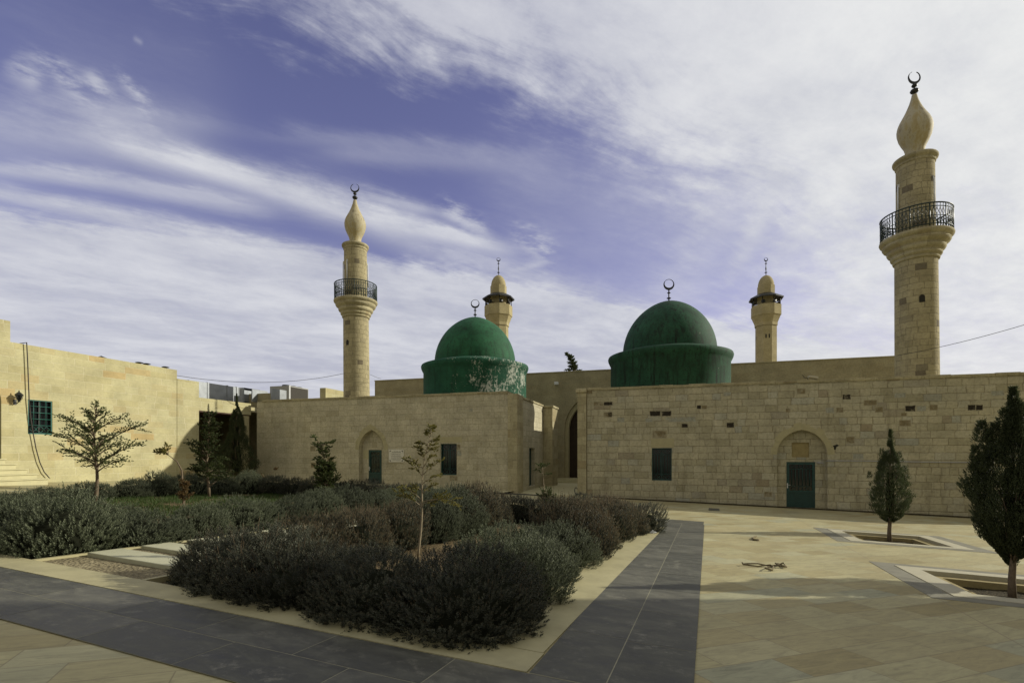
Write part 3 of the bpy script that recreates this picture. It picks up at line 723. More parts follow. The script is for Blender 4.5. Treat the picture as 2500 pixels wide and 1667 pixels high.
# niche back wall round the door
mb = MB(); d0, dz1 = FV(899, 1098, vF+.3); d1, dz0 = FV(931, 1185.5, vF+.3)
wall(mb, rect(n0-.1, n1+.1, nz0-.1, nza+.1), [rect(d0, d1, dz0-.05, dz1)], vF+.34, depth=.22)
mb.box(n0-.02, n1+.05, vF-.05, vF+.337, nz0-.25, dz0-.005, 1)
u_, z_ = FV(886, 1098, vF+.33); mb.box(u_, d0-.01, vF+.333, vF+.345, z_-.5, z_, 2)
part('niche', mb, [M['shrine_stone'], M['plain_stone'], M['step_stone']], root)
# voussoirs of the pointed arch, just proud of the wall
def voussoirs(mb, u0, u1, zs, za, v, m, seed):
    r = random.Random(seed); o = arch(u0, u1, zs-.5, zs, za, 6)[2:]; n_ = len(o)
    for i in range(n_-1):
        p, q = Vector(o[i]), Vector(o[i+1]); c = Vector(((u0+u1)/2, zs-.1)); w = r.uniform(.20, .34)
        pd = (p-c).normalized(); qd = (q-c).normalized(); s = (q-p)*.02
        A = [p+s, q-s, q-s+qd*w, p+s+pd*w]
        V = [(a.x, v-.006, a.y) for a in A]+[(a.x, v+.05, a.y) for a in A]
        mb.add(V, [(0, 1, 2, 3), (0, 1, 5, 4), (1, 2, 6, 5), (2, 3, 7, 6), (3, 0, 4, 7)], m)
mb = MB(); voussoirs(mb, n0, n1, nzs, nza, vF, 0, 4); part('arch_stones', mb, M['plain_stone'], root)
metal_door(root, 'v', d0, d1, vF+.03, dz0, dz1, inset=.32)
window(root, 'v', w0, w1, vF+.02, wz0, wz1, 'bars', M['green_metal'], M['dull_grille'], .12)
mb = MB(); mb.box(-7.5, -7.42, sv0, sv1, sz0, sz1); g = part('side_door', mb, M['green_metal'], root)
# dome
dc = None
def put_dome(root, px, v, drum, dome_m, yaw=0.0, knobs=True):
    u, _ = FV(px, 1100, v)
    c = (u, v, 0)
    mb = MB(); mb.lathe(DP, c, 72); o = part('drum', mb, drum, root)
    mb = MB(); mb.lathe(dome_curve(), c, 72); o2 = part('dome', mb, dome_m, root)
    return u
def recentre(o, c):                                  # give a part its own origin so its paint is laid round it
    d = Vector(c) - ORG[o.parent.name] if o.parent.name in ORG else Vector(c)
    for vt in o.data.vertices: vt.co -= d
    o.location = d
uD = put_dome(root, 1160, 28.1, M['drum_paint'], M['dome_paint'])
finial_dome(root, (uD, 28.1), 7.92, .255, [(8.16, .11, .055), (8.42, .09, .045)], 8.80, R(17))
for ch in root.children:
    if ch.name.startswith(('drum', 'dome')): recentre(ch, (uD, 28.1, 3.0))
# plaque
mb = MB(); a0, b1 = FV(950, 1097); a1, b0 = FV(986.5, 1128); mb.box(a0, a1, vF-.035, vF-.002, b0, b1, 0, bev=.006)
pl = empty('wall_plaque', MB_, (a0, vF, b0), 'white marble plaque with black script on the wall beside the green niche door', 'plaque')
part('slab', mb, M['marble'], pl)
mb = MB(); r = random.Random(5); W_ = a1-a0; H_ = b1-b0; vv = vF-.0365
def mark(x, z, w, h): mb.box(a0+x*W_, a0+(x+w)*W_, vv-.001, vv+.001, b1-(z+h)*H_, b1-z*H_)
def script_line(z, h, x0, x1, bold):                 # joined script: a base stroke with risers, bowls and dots
    x = x0
    while x < x1:
        w = r.uniform(.03, .085)*(1.3 if bold else 1.0); w = min(w, x1-x)
        mark(x, z+h*.62, w, h*.26)
        if r.random() < .55: mark(x+w*.6, z, max(.010, w*.14), h*.62)
        if r.random() < .4: mark(x+w*.2, z+h*.34, w*.35, h*.22)
        if r.random() < .35: mark(x+w*.4, z+h*1.0, .012, h*.18)
        x += w+r.uniform(.004, .018)
script_line(.115, .105, .21, .80, True)
part('heading', mb, M['ink'], pl); mb = MB()
script_line(.30, .05, .17, .82, False); script_line(.365, .045, .19, .80, False)
script_line(.455, .075, .17, .84, True)
for i in range(5): script_line(.575+i*.062, .036, .18+(.04 if i == 4 else 0), .84-(.06 if i == 4 else 0), False)
part('lettering', mb, M['ink'], pl)
for cx, cz, sx, sz in ((.06, .08, 1, 1), (.94, .08, -1, 1), (.06, .92, 1, -1), (.94, .92, -1, -1)):
    mb = MB(); P = [(a0+cx*W_, b1-cz*H_), (a0+(cx+sx*.11)*W_, b1-cz*H_), (a0+cx*W_, b1-(cz+sz*.13)*H_)]
    mb.add([(p[0], vv-.001, p[1]) for p in P]+[(p[0], vv+.001, p[1]) for p in P], [(0, 1, 2), (0, 1, 4, 3), (1, 2, 5, 4), (2, 0, 3, 5)]); part('corner_motif', mb, M['ink'], pl)
# ---------------------------------------------------------------- right shrine
root = empty('shrine_building', MB_, (5, vF, -2.3), 'long rough stone shrine with blackened stones and a darker weathered green dome, at right', 'shrine building')
mb = MB(); UR0 = -3.66; UR1 = 17.5
n0, nz0 = FV(1896.5, 1242); n1, _ = FV(2020.5, 1242); _, nzs = FV(1958, 1110); _, nza = FV(1958, 1049)
w0, wz1 = FV(1591.5, 1093.5); w1, wz0 = FV(1640, 1173)
wall(mb, rect(UR0, UR1, ZB, 2.97), [arch(n0, n1, nz0-.1, nzs, nza), rect(w0, w1, wz0, wz1)], vF, depth=.30)
mb.quad((UR0, vF, ZB), (UR0, vF+7.4, ZB), (UR0, vF+7.4, 2.97), (UR0, vF, 2.97))
mb.quad((UR1, vF, ZB), (UR1, vF+7.4, ZB), (UR1, vF+7.4, 2.97), (UR1, vF, 2.97))
mb.quad((UR0, vF+7.4, ZB), (UR1, vF+7.4, ZB), (UR1, vF+7.4, 2.97), (UR0, vF+7.4, 2.97))
inset_stones(mb, [(1586, 1613, 1003, 1015.5), (1615, 1639, 1003, 1015.5), (1473.5, 1495.5, 981, 989), (1664, 1679, 1034, 1043.5), (1774, 1792, 1031, 1044),
    (2057, 2077, 963, 974.5), (2210, 2234.5, 990, 1004), (2363, 2381, 988, 1001), (2383, 2399, 988, 1001), (1702, 1711, 989, 998), (1485, 1494, 1006, 1017)], vF, 1, 0)
inset_stones(mb, [(1946, 1966, 948.5, 961.5), (2066, 2086, 1065.5, 1082), (2137, 2155, 993, 1006), (2042, 2058.5, 995, 1007), (1474, 1494, 1006.5, 1018), (2109, 2141, 977, 989),
    (1592.5, 1628, 1051, 1069), (1866, 1885, 1200, 1212), (1432.5, 1446, 948, 962), (1919, 1929, 997, 1006), (2270, 2289, 988, 1001), (1449, 1472, 981, 990), (1713, 1726, 990, 998),
    (2200, 2213, 1008, 1015), (2195, 2224, 1026, 1040)], vF, 3, 0)
inset_stones(mb, [(2016, 2036, 994, 1008), (2238, 2261, 991, 1003), (1507, 1524, 1019, 1030), (1576, 1593, 1020, 1030), (1624, 1702, 1018, 1029), (2184, 2212, 959, 970), (2082, 2108, 1106, 1121), (2419, 2452, 954, 965), (1766, 1784, 957, 966)], vF, 4, 0)
inset_stones(mb, [(1590, 1645, 1071, 1091.5)], vF, 2, 0)
part('walls', mb, [M['old_stone'], M['black_stone'], M['plain_stone'], M['brown_stone'], M['grey_stone']], root)
pa, _ = FV(1410.5, 1100); pb, _ = FV(1432, 1100)
mb = MB(); mb.box(pa, pb, vF-.08, vF+.7, ZB, 2.86, bev=.012); mb.box(pa-.07, pb+.02, vF-.16, vF+.76, 2.86, 3.06, bev=.03); part('pilaster', mb, M['trim_stone'], root)
mb = MB(); coping(mb, pb+.03, UR1, vF, vF+.5, 2.97, .11, .04, 0, 8); part('coping', mb, M['trim_stone'], root)
mb = MB(); mb.box(UR0+.05, UR1-.05, vF+.52, vF+7.3, 2.5, 2.66); part('roof', mb, M['plain_stone'], root)
mb = MB(); d0, dz1 = FV(1920.5, 1127, vF+.26); d1, dz0 = FV(1991, 1239.5, vF+.26)
q0, qz1 = FV(1933, 1080, vF+.3); q1, qz0 = FV(1976, 1116, vF+.3)
wall(mb, rect(n0-.1, n1+.1, nz0-.3, nza+.1), [rect(d0, d1, dz0-.05, dz1), rect(q0, q1, qz0, qz1)], vF+.30, depth=.20)
mb.box(q0-.05, q1+.05, vF+.36, vF+.45, qz0-.05, qz1+.05, 2)
mb.box(n0+.01, n1-.01, vF+.0, vF+.297, nz0-.3, dz0-.004, 1)
part('niche', mb, [M['old_stone'], M['plain_stone'], M['tan_stone']], root)
mb = MB(); voussoirs(mb, n0, n1, nzs, nza, vF, 0, 9); part('arch_stones', mb, M['plain_stone'], root)
metal_door(root, 'v', d0, d1, vF, dz0, dz1, inset=.30)
window(root, 'v', w0, w1, vF+.02, wz0, wz1, 'bars', M['green_metal'], M['dull_grille'], .12)
mb = MB(); ua, za = FV(2038, 1091); mb.add([(ua+dx_*.16-.08*0, vF-.004, za+dz_*.13) for dx_, dz_ in ((-.9, .2), (-.3, .5), (.5, .9), (1, .5), (.4, 0), (.2, -.8), (-.5, -.9))], [(0, 1, 2, 3, 4, 5, 6)]); part('hole', mb, M['ink'], root)
uD = put_dome(root, 1633, 28.1, M['old_dome_paint'], M['old_dome_paint'])
finial_dome(root, (uD, 28.1), 7.92, .285, [(8.16, .12, .055), (8.44, .095, .045)], 8.88, R(17))
for ch in root.children:
    if ch.name.startswith(('drum', 'dome')): recentre(ch, (uD, 28.1, 3.0))
RS = root
# plinth foot along the right shrine and the raised floor of the passage
mb = MB(); mb.box(-3.5, 17, vF-.22, vF-.09, -3.2, -2.26, 0); 
# footing follows the fall of the ground
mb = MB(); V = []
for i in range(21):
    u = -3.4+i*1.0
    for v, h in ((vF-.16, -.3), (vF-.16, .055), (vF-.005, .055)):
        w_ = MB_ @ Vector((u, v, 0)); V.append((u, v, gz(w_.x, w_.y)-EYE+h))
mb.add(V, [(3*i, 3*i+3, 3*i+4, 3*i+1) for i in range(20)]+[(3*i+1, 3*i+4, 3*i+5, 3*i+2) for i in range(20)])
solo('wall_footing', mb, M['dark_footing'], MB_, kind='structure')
mb = MB(); zf = -2.02; mb.box(-7.3, -3.5, vF-.25, 36, -3.2, zf); mb.box(-7.3, -3.5, vF-.8, vF-.251, -3.2, zf-.10)
solo('passage_floor', mb, M['step_stone'], MB_, kind='structure')
mb = MB()
for i in range(9):
    pass
u0_, u1_ = -23.0, -7.3
V = []
for i in range(17):
    u = u0_+(u1_-u0_)*i/16
    for v, h in ((vF-1.5, -.2), (vF-1.5, .10), (vF+.05, .10)):
        w_ = MB_ @ Vector((u, v, 0)); V.append((u, v, gz(w_.x, w_.y)-EYE+h))
mb.add(V, [(3*i, 3*i+3, 3*i+4, 3*i+1) for i in range(16)]+[(3*i+1, 3*i+4, 3*i+5, 3*i+2) for i in range(16)])
solo('terrace', mb, M['step_stone'], MB_, kind='structure')
# ---------------------------------------------------------------- round minarets
def minaret(px, Y, label, wx, wz, grp, S=1.0):
    a = (px-1250)/1240; u, v = (cB*a-sB)*Y, (sB*a+cB)*Y; c = (u, v, 0)
    root = empty('minaret', MB_, (u, v, 0), label, 'minaret', grp); root.scale = (S, S, S); p_ = root.matrix_world.translation.copy(); root.matrix_world = Matrix.Translation(p_) @ Matrix.Rotation(R(-.5), 4, 'Y') @ Matrix.Translation(-p_) @ MB_ @ Matrix.Translation((u, v, 0)) @ Matrix.Scale(S, 4)
    mb = MB(); mb.lathe([(.80, ZB), (.79, 3), (.765, 8.40)], c, 56, uvr=.78); part('shaft', mb, M['minaret_stone'], root)
    pr = [(.77, 8.36), (.82, 8.38), (.84, 8.43), (.82, 8.48), (.80, 8.49), (.84, 8.52), (.90, 8.56), (.925, 8.62), (.90, 8.67), (.88, 8.68), (.93, 8.72), (1.01, 8.78), (1.05, 8.86), (1.03, 8.93), (1.0, 8.94), (1.06, 8.99), (1.17, 9.06), (1.215, 9.14), (1.19, 9.21), (1.17, 9.22), (1.22, 9.25), (1.30, 9.31), (1.325, 9.38), (1.31, 9.44), (1.27, 9.46), (.6, 9.46)]
    mb = MB(); mb.lathe(pr, c, 64, uvr=1.1); part('balcony', mb, M['trim_stone'], root)
    mb = MB(); mb.lathe([(.70, 9.40), (.685, 12.70)], c, 52, uvr=.69); part('upper_shaft', mb, M['minaret_stone'], root)
    mb = MB(); mb.lathe([(.685, 12.60), (.72, 12.62), (.725, 12.68), (.70, 12.71), (.74, 12.75), (.80, 12.79), (.815, 12.84), (.815, 12.89), (.79, 12.93), (.2, 12.94)], c, 56, uvr=.8); part('cornice', mb, M['trim_stone'], root)
    mb = MB(); on = [(.40, 12.90), (.365, 13.08), (.355, 13.30), (.40, 13.46), (.50, 13.66), (.59, 13.88), (.64, 14.10), (.648, 14.27), (.615, 14.45), (.545, 14.63), (.45, 14.81), (.355, 14.99), (.275, 15.17), (.205, 15.35), (.15, 15.52), (.115, 15.66), (.10, 15.76), (.05, 15.79)]
    mb.lathe(on, c, 48); o = part('onion_cap', mb, M['onion_plaster'], root); recentre(o, (u, v, 14))
    mb = MB(); mb.tube([(u, v, 15.7), (u, v, 16.30)], .03, 8)
    for z, r, h in ((15.93, .165, .11), (16.17, .11, .08)): mb.lathe([(.02, -h), (r*.8, -h*.6), (r, 0), (r*.8, h*.6), (.02, h)], (u, v, z), 18)
    f = part('finial', mb, M['dark_metal'], root)
    mb = MB(); crescent(mb, (u, v, 16.52), .275, R(22), R(17)+math.atan2(-(u*sB*0), 1), .34); part('crescent', mb, M['dark_metal'], f)
    # railing
    mb = MB(); rr = 1.27; K = 64; z0 = 9.46
    for z, t in ((z0+.97, .030), (z0+.82, .019), (z0+.44, .017), (z0+.10, .022)):
        mb.tube([(u+rr*math.cos(2*math.pi*i/K), v+rr*math.sin(2*math.pi*i/K), z) for i in range(K+1)], t, 6, cap=False)
    def on_(a, z, r=rr): return (u+r*math.cos(a), v+r*math.sin(a), z)
    for i in range(60):
        a = 2*math.pi*i/60; big = i % 5 == 0
        mb.tube([on_(a, z0), on_(a, z0+.97)], .025 if big else .012, 5)
        if not big:
            d = 2*math.pi/60*.42
            mb.tube([on_(a, z0+.12), on_(a-d, z0+.28), on_(a, z0+.44), on_(a+d, z0+.60), on_(a, z0+.80)], .010, 4)
            mb.tube([on_(a, z0+.12), on_(a+d, z0+.28), on_(a, z0+.44), on_(a-d, z0+.60), on_(a, z0+.80)], .010, 4)
    part('railing', mb, M['rail_metal'], root)
    # little arched light, tubes
    ang0 = math.atan2(-v, -u)      # towards the camera
    a = ang0 + wx
    mb = MB(); R0 = .79; hw = .10
    pts = arch(-hw, hw, -.17, .05, .16, 5)
    V = [(u+R0*math.cos(a+p[0]/R0)*1.0, v+R0*math.sin(a+p[0]/R0), wz+p[1]) for p in pts]
    V2 = [(u+(R0-.2)*math.cos(a+p[0]/R0), v+(R0-.2)*math.sin(a+p[0]/R0), wz+p[1]) for p in pts]
    k = len(pts); mb.add(V, [tuple(range(k))])
    part('slit_window', mb, M['ink'], root)
    for da in (-.95, 1.05) if grp is None or px > 2000 else (-.75, -1.45, 1.45):
        mb = MB(); a = ang0+da
        mb.tube([on_(a, 10.35, .745), on_(a, 11.75, .735)], .030, 8); mb.box(u+.71*math.cos(a)-.03, u+.71*math.cos(a)+.03, v+.71*math.sin(a)-.03, v+.71*math.sin(a)+.03, 11.7, 11.85)
        part('lamp_tube', mb, M['white_metal'], root)
    return root
G_MIN = 'round minarets with onion caps'
minaret(872, 32.7, 'left round minaret with onion cap and railed balcony, behind the white-flaked dome shrine', -.72, 6.75, G_MIN, 1.03)
minaret(2240, 22.4, 'tall right round minaret with onion cap, nearest and largest in view', .26, 6.6, G_MIN)
# ---------------------------------------------------------------- octagonal minarets of the mosque behind
def oct_minaret(px, label, side):
    Y = 45.0; a = (px-1250)/1240; u, v = (cB*a-sB)*Y, (sB*a+cB)*Y; c = (u, v, 0)
    root = empty('minaret', MB_, (u, v, 0), label, 'minaret', 'octagonal minarets of the mosque behind'); rt = R(22.5)
    L = dict(k=8, smooth=False, rot=rt)
    mb = MB(); mb.lathe([(.88, ZB), (.88, 11.15)], c, uvr=.88, **L); part('shaft', mb, M['tower_stone'], root)
    mb = MB(); mb.lathe([(.94, 11.15), (.95, 11.42), (.96, 11.44), (1.18, 11.98), (1.18, 12.02), (1.24, 12.04), (1.24, 12.94), (1.12, 12.94), (1.12, 12.2), (.5, 12.2)], c, uvr=1.2, **L); part('balcony', mb, M['tower_stone'], root)
    mb = MB(); mb.lathe([(.72, 12.1), (.72, 14.72), (.3, 14.73)], c, uvr=.72, **L); part('lantern', mb, M['tower_stone'], root)
    mb = MB(); mb.lathe([(1.42, 13.52), (1.44, 13.62), (.70, 14.02)], c, **L); mb.lathe([(1.42, 13.52), (.70, 13.88)], c, **L); part('canopy', mb, M['dark_metal'], root)
    mb = MB(); mb.lathe([(.655, 14.70)]+[(.655*math.cos(math.pi/2*i/12)+.001, 14.72+.98*math.sin(math.pi/2*i/12)) for i in range(13)], c, 32); part('cupola', mb, M['tower_stone'], root)
    mb = MB(); mb.tube([(u, v, 15.65), (u, v, 16.95)], .03, 6)
    for z, r, h in ((15.95, .13, .06), (16.75, .11, .05), (16.3, .06, .25)): mb.lathe([(.02, -h), (r, 0), (.02, h)], (u, v, z), 12)
    f = part('finial', mb, M['dark_metal'], root); mb = MB(); crescent(mb, (u, v, 17.10), .17, 0, R(17), .5); part('crescent', mb, M['dark_metal'], f)
    for i in range(8):
        aa = 2*math.pi*i/8+rt; mb = MB(); mb.tube([(u+1.15*math.cos(aa), v+1.15*math.sin(aa), 12.9), (u+1.15*math.cos(aa), v+1.15*math.sin(aa), 13.62)], .035, 6); part('post', mb, M['dark_metal'], root)
    for aa in (R(-110), R(-60), R(190), R(-10)):
        mb = MB(); d = Vector((math.cos(aa), math.sin(aa), 0)); p = Vector((u, v, 13.15))+d*.78; mb.tube([p, p+d*.15, p+d*.34], [.04, .06, .17], 12); part('horn_speaker', mb, M['dark_metal'], root)
    for aa in (R(-90), R(-180)):
        d = Vector((math.cos(aa), math.sin(aa), 0)); t = Vector((-d.y, d.x, 0)); apo = .88*math.cos(R(22.5))
        mb = MB()
        for s in (-.13, .13):
            q = Vector((u, v, 10.0))+d*(apo+.004)+t*s
            mb.add([q-t*.055, q+t*.055, q+t*.055+Vector((0, 0, .34)), q-t*.055+Vector((0, 0, .34))], [(0, 1, 2, 3)])
        part('slit_window', mb, M['ink'], root)
oct_minaret(1217, 'slim octagonal minaret with dark canopy rising behind the white-flaked green dome', -1)
oct_minaret(1870, 'slim octagonal minaret with dark canopy between the weathered dome and the tall minaret', 1)
# ---------------------------------------------------------------- mosque behind
root = empty('mosque_building', MB_, (-4, 34.7, -2), 'long plain stone mosque hall with a tall arched doorway, behind the two domed shrines', 'mosque')
mb = MB(); vR = 34.7; zt = 5.58; ul, _ = FV(915, 925, vR); ur = 13.6
ac_ = -5.15; oo = arch(ac_-1.65, ac_+1.65, -1.75, 1.6, 3.95, 12)
wall(mb, rect(ul, ur, ZB, zt), [oo], vR, depth=.22)
mb.box(ul, ur, vR+.3, vR+.5, 1.0, zt-.002) if 0 else None
for a, b in (((ul, vR), (ul, 52)), ((ur, vR), (ur, 52)), ((ul, 52), (ur, 52))): mb.quad((a[0], a[1], ZB), (b[0], b[1], ZB), (b[0], b[1], zt), (a[0], a[1], zt))
mb.quad((ul, vR, zt-.25), (ur, vR, zt-.25), (ur, 52, zt-.25), (ul, 52, zt-.25))
part('walls', mb, M['rear_stone'], root)
mb = MB(); wall(mb, oo, [arch(ac_-1.42, ac_+1.42, -1.74, 1.6, 3.5, 12)], vR+.22, depth=.45); part('arch_surround', mb, M['plain_stone'], root)
mb = MB(); mb.box(ac_-1.6, ac_+1.6, vR+.67, vR+.75, -1.8, 3.5); mb.box(ac_-.03, ac_+.03, vR+.64, vR+.69, -1.8, 3.4); part('door', mb, M['dark_wood'], root)
mb = MB(); mb.box(ul-.03, ur+.03, vR-.04, vR+.35, zt, zt+.05); part('coping', mb, M['trim_stone'], root)
mb = MB()
for i in range(3): mb.box(ac_-2.1-.0, ac_+2.1, vR-.35*(3-i), vR-.002 if i == 2 else vR-.35*(2-i), -2.3, -1.93+.09*(i), 0, bev=.01)
part('steps', mb, M['step_stone'], root)
mb = MB(); uu, zz = FV(1360, 937, vR); mb.box(uu-.02, uu+.02, vR-.25, vR, zz-.05, zz+.0, 0); mb.box(uu-.12, uu+.16, vR-.40, vR-.24, zz-.10, zz+.10, 0, bev=.02)
solo('security_camera', mb, M['white_metal'], MB_, 'small white security camera on the plain wall above the arched doorway', 'camera', origin=(uu, vR, zz))
# leaning conifer tip over the mosque roof is built with the trees
# ---------------------------------------------------------------- left building with portico
uW = -23.5
root = empty('stone_hall', MB_, (uW, 15, -1.1), 'sunlit honey stone building at left with one green barred window and shaded portico', 'building')
def vW(px): return FU(px, 1000, uW)[0]
v25, v432, v484 = vW(25), vW(432), vW(485)
zL = FU(25, 832, uW)[1]; zL2 = FU(432, 905, uW)[1]; zT = (zL+zL2)/2; zH = FU(25, 784, uW)[1]; zlow = FU(484, 932, uW)[1]
wv0, wz1 = FU(68, 974, uW); wv1, wz1b = FU(128, 980, uW); _, wz0 = FU(98, 1060, uW); wz1 = (wz1+wz1b)/2
dv1, dz_ = FU(3, 1120, uW); dtop = FU(3, 960, uW)[1]
mb = MB()
out_ = [(4.0, ZB), (v432, ZB), (v432, zT), (v25, zT), (v25, zH), (4.0, zH)]
wall(mb, out_, [rect(wv0, wv1, wz0, wz1), arch(dv1-1.5, dv1, -.26, dtop-.3, dtop+.6, 8)], uW, 'u', depth=.28)
u2 = uW+.02
mb.quad((u2, v432, ZB), (u2, v484, ZB), (u2, v484, zlow), (u2, v432, zlow)); mb.quad((uW, v432, ZB), (u2, v432, ZB), (u2, v432, zlow), (uW, v432, zlow))
mb.quad((u2, v484, ZB), (uW-8, v484, ZB), (uW-8, v484, zlow), (u2, v484, zlow))
mb.quad((uW, v432, zlow), (uW-6, v432, zlow), (uW-6, v432, zT), (uW, v432, zT)); mb.quad((uW, v25, zT), (uW-6, v25, zT), (uW-6, v25, zH), (uW, v25, zH))
mb.quad((uW, 4, ZB), (uW-12, 4, ZB), (uW-12, 4, zH), (uW, 4, zH))
mb.quad((uW-.5, 4, zT-.4), (uW-12, 4, zT-.4), (uW-12, v432, zT-.4), (uW-.5, v432, zT-.4)); mb.box(uW-.5, uW-.0-.002, 4, v25, zT-.4, zH-.001)
mb.box(uW-.45, uW-.003, v25, v432-.002, zT-.4, zT-.001); mb.box(uW-8, u2-.003, v432, v484-.003, zlow-.3, zlow-.001)
vb1 = 24.15; bz0, bz1 = 2.22, 2.90
mb.box(uW-.5, uW+.02, v484+.002, vb1, bz0, bz1, 0)
part('walls', mb, M['sun_stone'], root)
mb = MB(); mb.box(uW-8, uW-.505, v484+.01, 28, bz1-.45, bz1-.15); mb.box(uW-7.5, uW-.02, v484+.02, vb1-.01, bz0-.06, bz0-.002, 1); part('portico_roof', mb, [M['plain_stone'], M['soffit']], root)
c0 = FU(596, 1100, uW)[0]; c1 = FU(609, 1100, uW)[0]
mb = MB(); mb.box(uW-.40, uW-.02, c0, c1, -2.4, bz0-.061, bev=.01); part('column', mb, M['plain_stone'], root)
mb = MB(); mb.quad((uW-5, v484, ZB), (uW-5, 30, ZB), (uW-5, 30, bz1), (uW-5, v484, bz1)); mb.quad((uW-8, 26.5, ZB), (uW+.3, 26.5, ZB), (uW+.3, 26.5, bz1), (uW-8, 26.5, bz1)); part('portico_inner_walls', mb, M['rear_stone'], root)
mb = MB()
for i in range(4): mb.box(uW-5, uW+.15+.32*(3-i), v484-.15-.22*(3-i) if i < 3 else v484+.01, vb1-.05, -2.2, -1.42+.15*i, bev=.01)
part('portico_steps', mb, M['step_stone'], root)
window(root, 'u', wv0, wv1, uW-.02, wz0, wz1, 'lattice', M['dark_metal'], M['green_grille'], .05, 3)
mb = MB(); mb.box(uW-.42, uW-.30, dv1-1.6, dv1+.1, -.3, dtop+1.2); part('door', mb, M['dark_wood'], root)
mb = MB()
for i in range(5):
    zz = -.26-.18*i; xx = (12, 39, 66, 91, 117)[i]; uf = uW+.45+.30*i
    vv_ = FU(xx, 1130, uf)[0]; mb.box(uW+.002, uf+.035, 7.8-.3*i, vv_+.035, zz-.0, zz+.045, bev=.006); mb.box(uW+.002 if i == 0 else uf-.30, uf, 8.0-.3*i, vv_, -2.0, zz, bev=.012)
    if i < 4:
        pass
    if i > 0: mb.box(uW+.002, uf-.301, FU((12, 39, 66, 91, 117)[i-1], 1130, uf-.3)[0]+.001, vv_, -2.0, zz-.001, bev=.01)
part('entrance_steps', mb, M['step_stone'], root)
# wall lantern
lv, lz = FU(36, 972, uW); mb = MB()
mb.tube([(uW, lv, lz-.14), (uW+.12, lv, lz-.20), (uW+.24, lv, lz-.13)], .016, 6); mb.lathe([(.02, -.15), (.06, -.13), (.03, -.10), (.075, -.06)], (uW+.24, lv, lz), 6, smooth=False)
mb.lathe([(.12, .10), (.125, .13), (.05, .21), (.02, .23), (.015, .29)], (uW+.24, lv, lz), 6, smooth=False)
for i in range(6):
    a = 2*math.pi*i/6; mb.tube([(uW+.24+.075*math.cos(a), lv+.075*math.sin(a), lz-.06), (uW+.24+.115*math.cos(a), lv+.115*math.sin(a), lz+.10)], .008, 4)
mb.box(uW+.0, uW+.02, lv-.05, lv+.05, lz-.24, lz-.05)
e = empty('wall_lantern', MB_, (uW, lv, lz), 'small black carriage lantern on the sunlit wall left of the green window', 'lantern'); part('bracket', mb, M['dark_metal'], e)
mb = MB(); mb.lathe([(.06, -.055), (.10, .095)], (uW+.24, lv, lz), 6, smooth=False); part('pane', mb, M['glass'], e)
# hanging cable down the wall
pts = []
for x, y in ((65, 836), (67, 870), (69, 920), (71, 975), (75, 1020), (81, 1058), (88, 1095), (97, 1128), (108, 1152), (122, 1168)):
    v_, z_ = FU(x, y, uW+.10); pts.append((uW+.10, v_, z_))
mb = MB(); mb.tube([(uW-.3, pts[0][1], pts[0][2]-.02)]+pts, .018, 6)
solo('hanging_cable', mb, M['cable'], MB_, 'dark cable looped over the sunlit wall and hanging down past the green window', 'cable', origin=pts[-1])
# roof vents
v_, z_ = FU(261, 880, uW-.4); mb = MB(); mb.add([(uW-.4, v_-.36, zT-.02), (uW-.4, v_+.36, zT-.02), (uW-1.1, v_+.36, zT-.02), (uW-1.1, v_-.36, zT-.02), (uW-.75, v_, zT+.20), (uW-.4, v_-.36, zT-.2), (uW-.4, v_+.36, zT-.2), (uW-1.1, v_+.36, zT-.2), (uW-1.1, v_-.36, zT-.2)], [(0, 1, 4), (1, 2, 4), (2, 3, 4), (3, 0, 4), (0, 1, 6, 5), (1, 2, 7, 6), (2, 3, 8, 7), (3, 0, 5, 8)])
solo('roof_vent', mb, M['dark_metal'], MB_, 'dark pyramid-shaped cap on the left building roof edge', 'roof vent', origin=(uW-.7, v_, zT))
for x, lab in ((340, 'leftmost of the three small dark disc caps on the left roof edge'), (358, 'middle of the three small dark disc caps on the left roof edge'), (404, 'rightmost of the three small dark disc caps on the left roof edge')):
    v_, z_ = FU(x, 890, uW-.3); mb = MB(); mb.lathe([(.02, -.3), (.05, -.05), (.05, .05), (.16, .085), (.17, .10), (.10, .125), (.005, .13)], (uW-.3, v_, zT), 14)
    solo('roof_vent', mb, M['dark_metal'], MB_, lab, 'roof vent', 'small disc caps on the left roof', origin=(uW-.3, v_, zT))
# ---------------------------------------------------------------- roofs behind the portico
def Yp(px, py, Y):
    a = (px-1250)/1240; return ((cB*a-sB)*Y, (sB*a+cB)*Y, (1105-py)/1240*Y)
p0 = Yp(529, 963, 33.8); p1u, p1z = FV(664, 959, p0[1])
root = empty('roof_block', MB_, (p0[0], p0[1], 0), 'low shaded parapet block behind the portico, in front of the duct', 'parapet')
mb = MB(); mb.box(p0[0]-1.5, p1u, p0[1], p0[1]+1.2, ZB, p1z, bev=.01); part('wall', mb, M['rear_stone'], root)
pv = p0[1]+2.2; p2u, p2z = FV(781, 947, pv+1.5); p3u, _ = FV(795, 947, pv+1.5)
mb = MB(); mb.box(p2u, p3u, pv+1.5, pv+5.5, ZB, p2z, bev=.01)
solo('parapet_block', mb, M['sun_stone'], MB_, 'small stone parapet block with one sunlit side, left of the left round minaret', 'parapet', origin=(p2u, pv+1.5, 0))
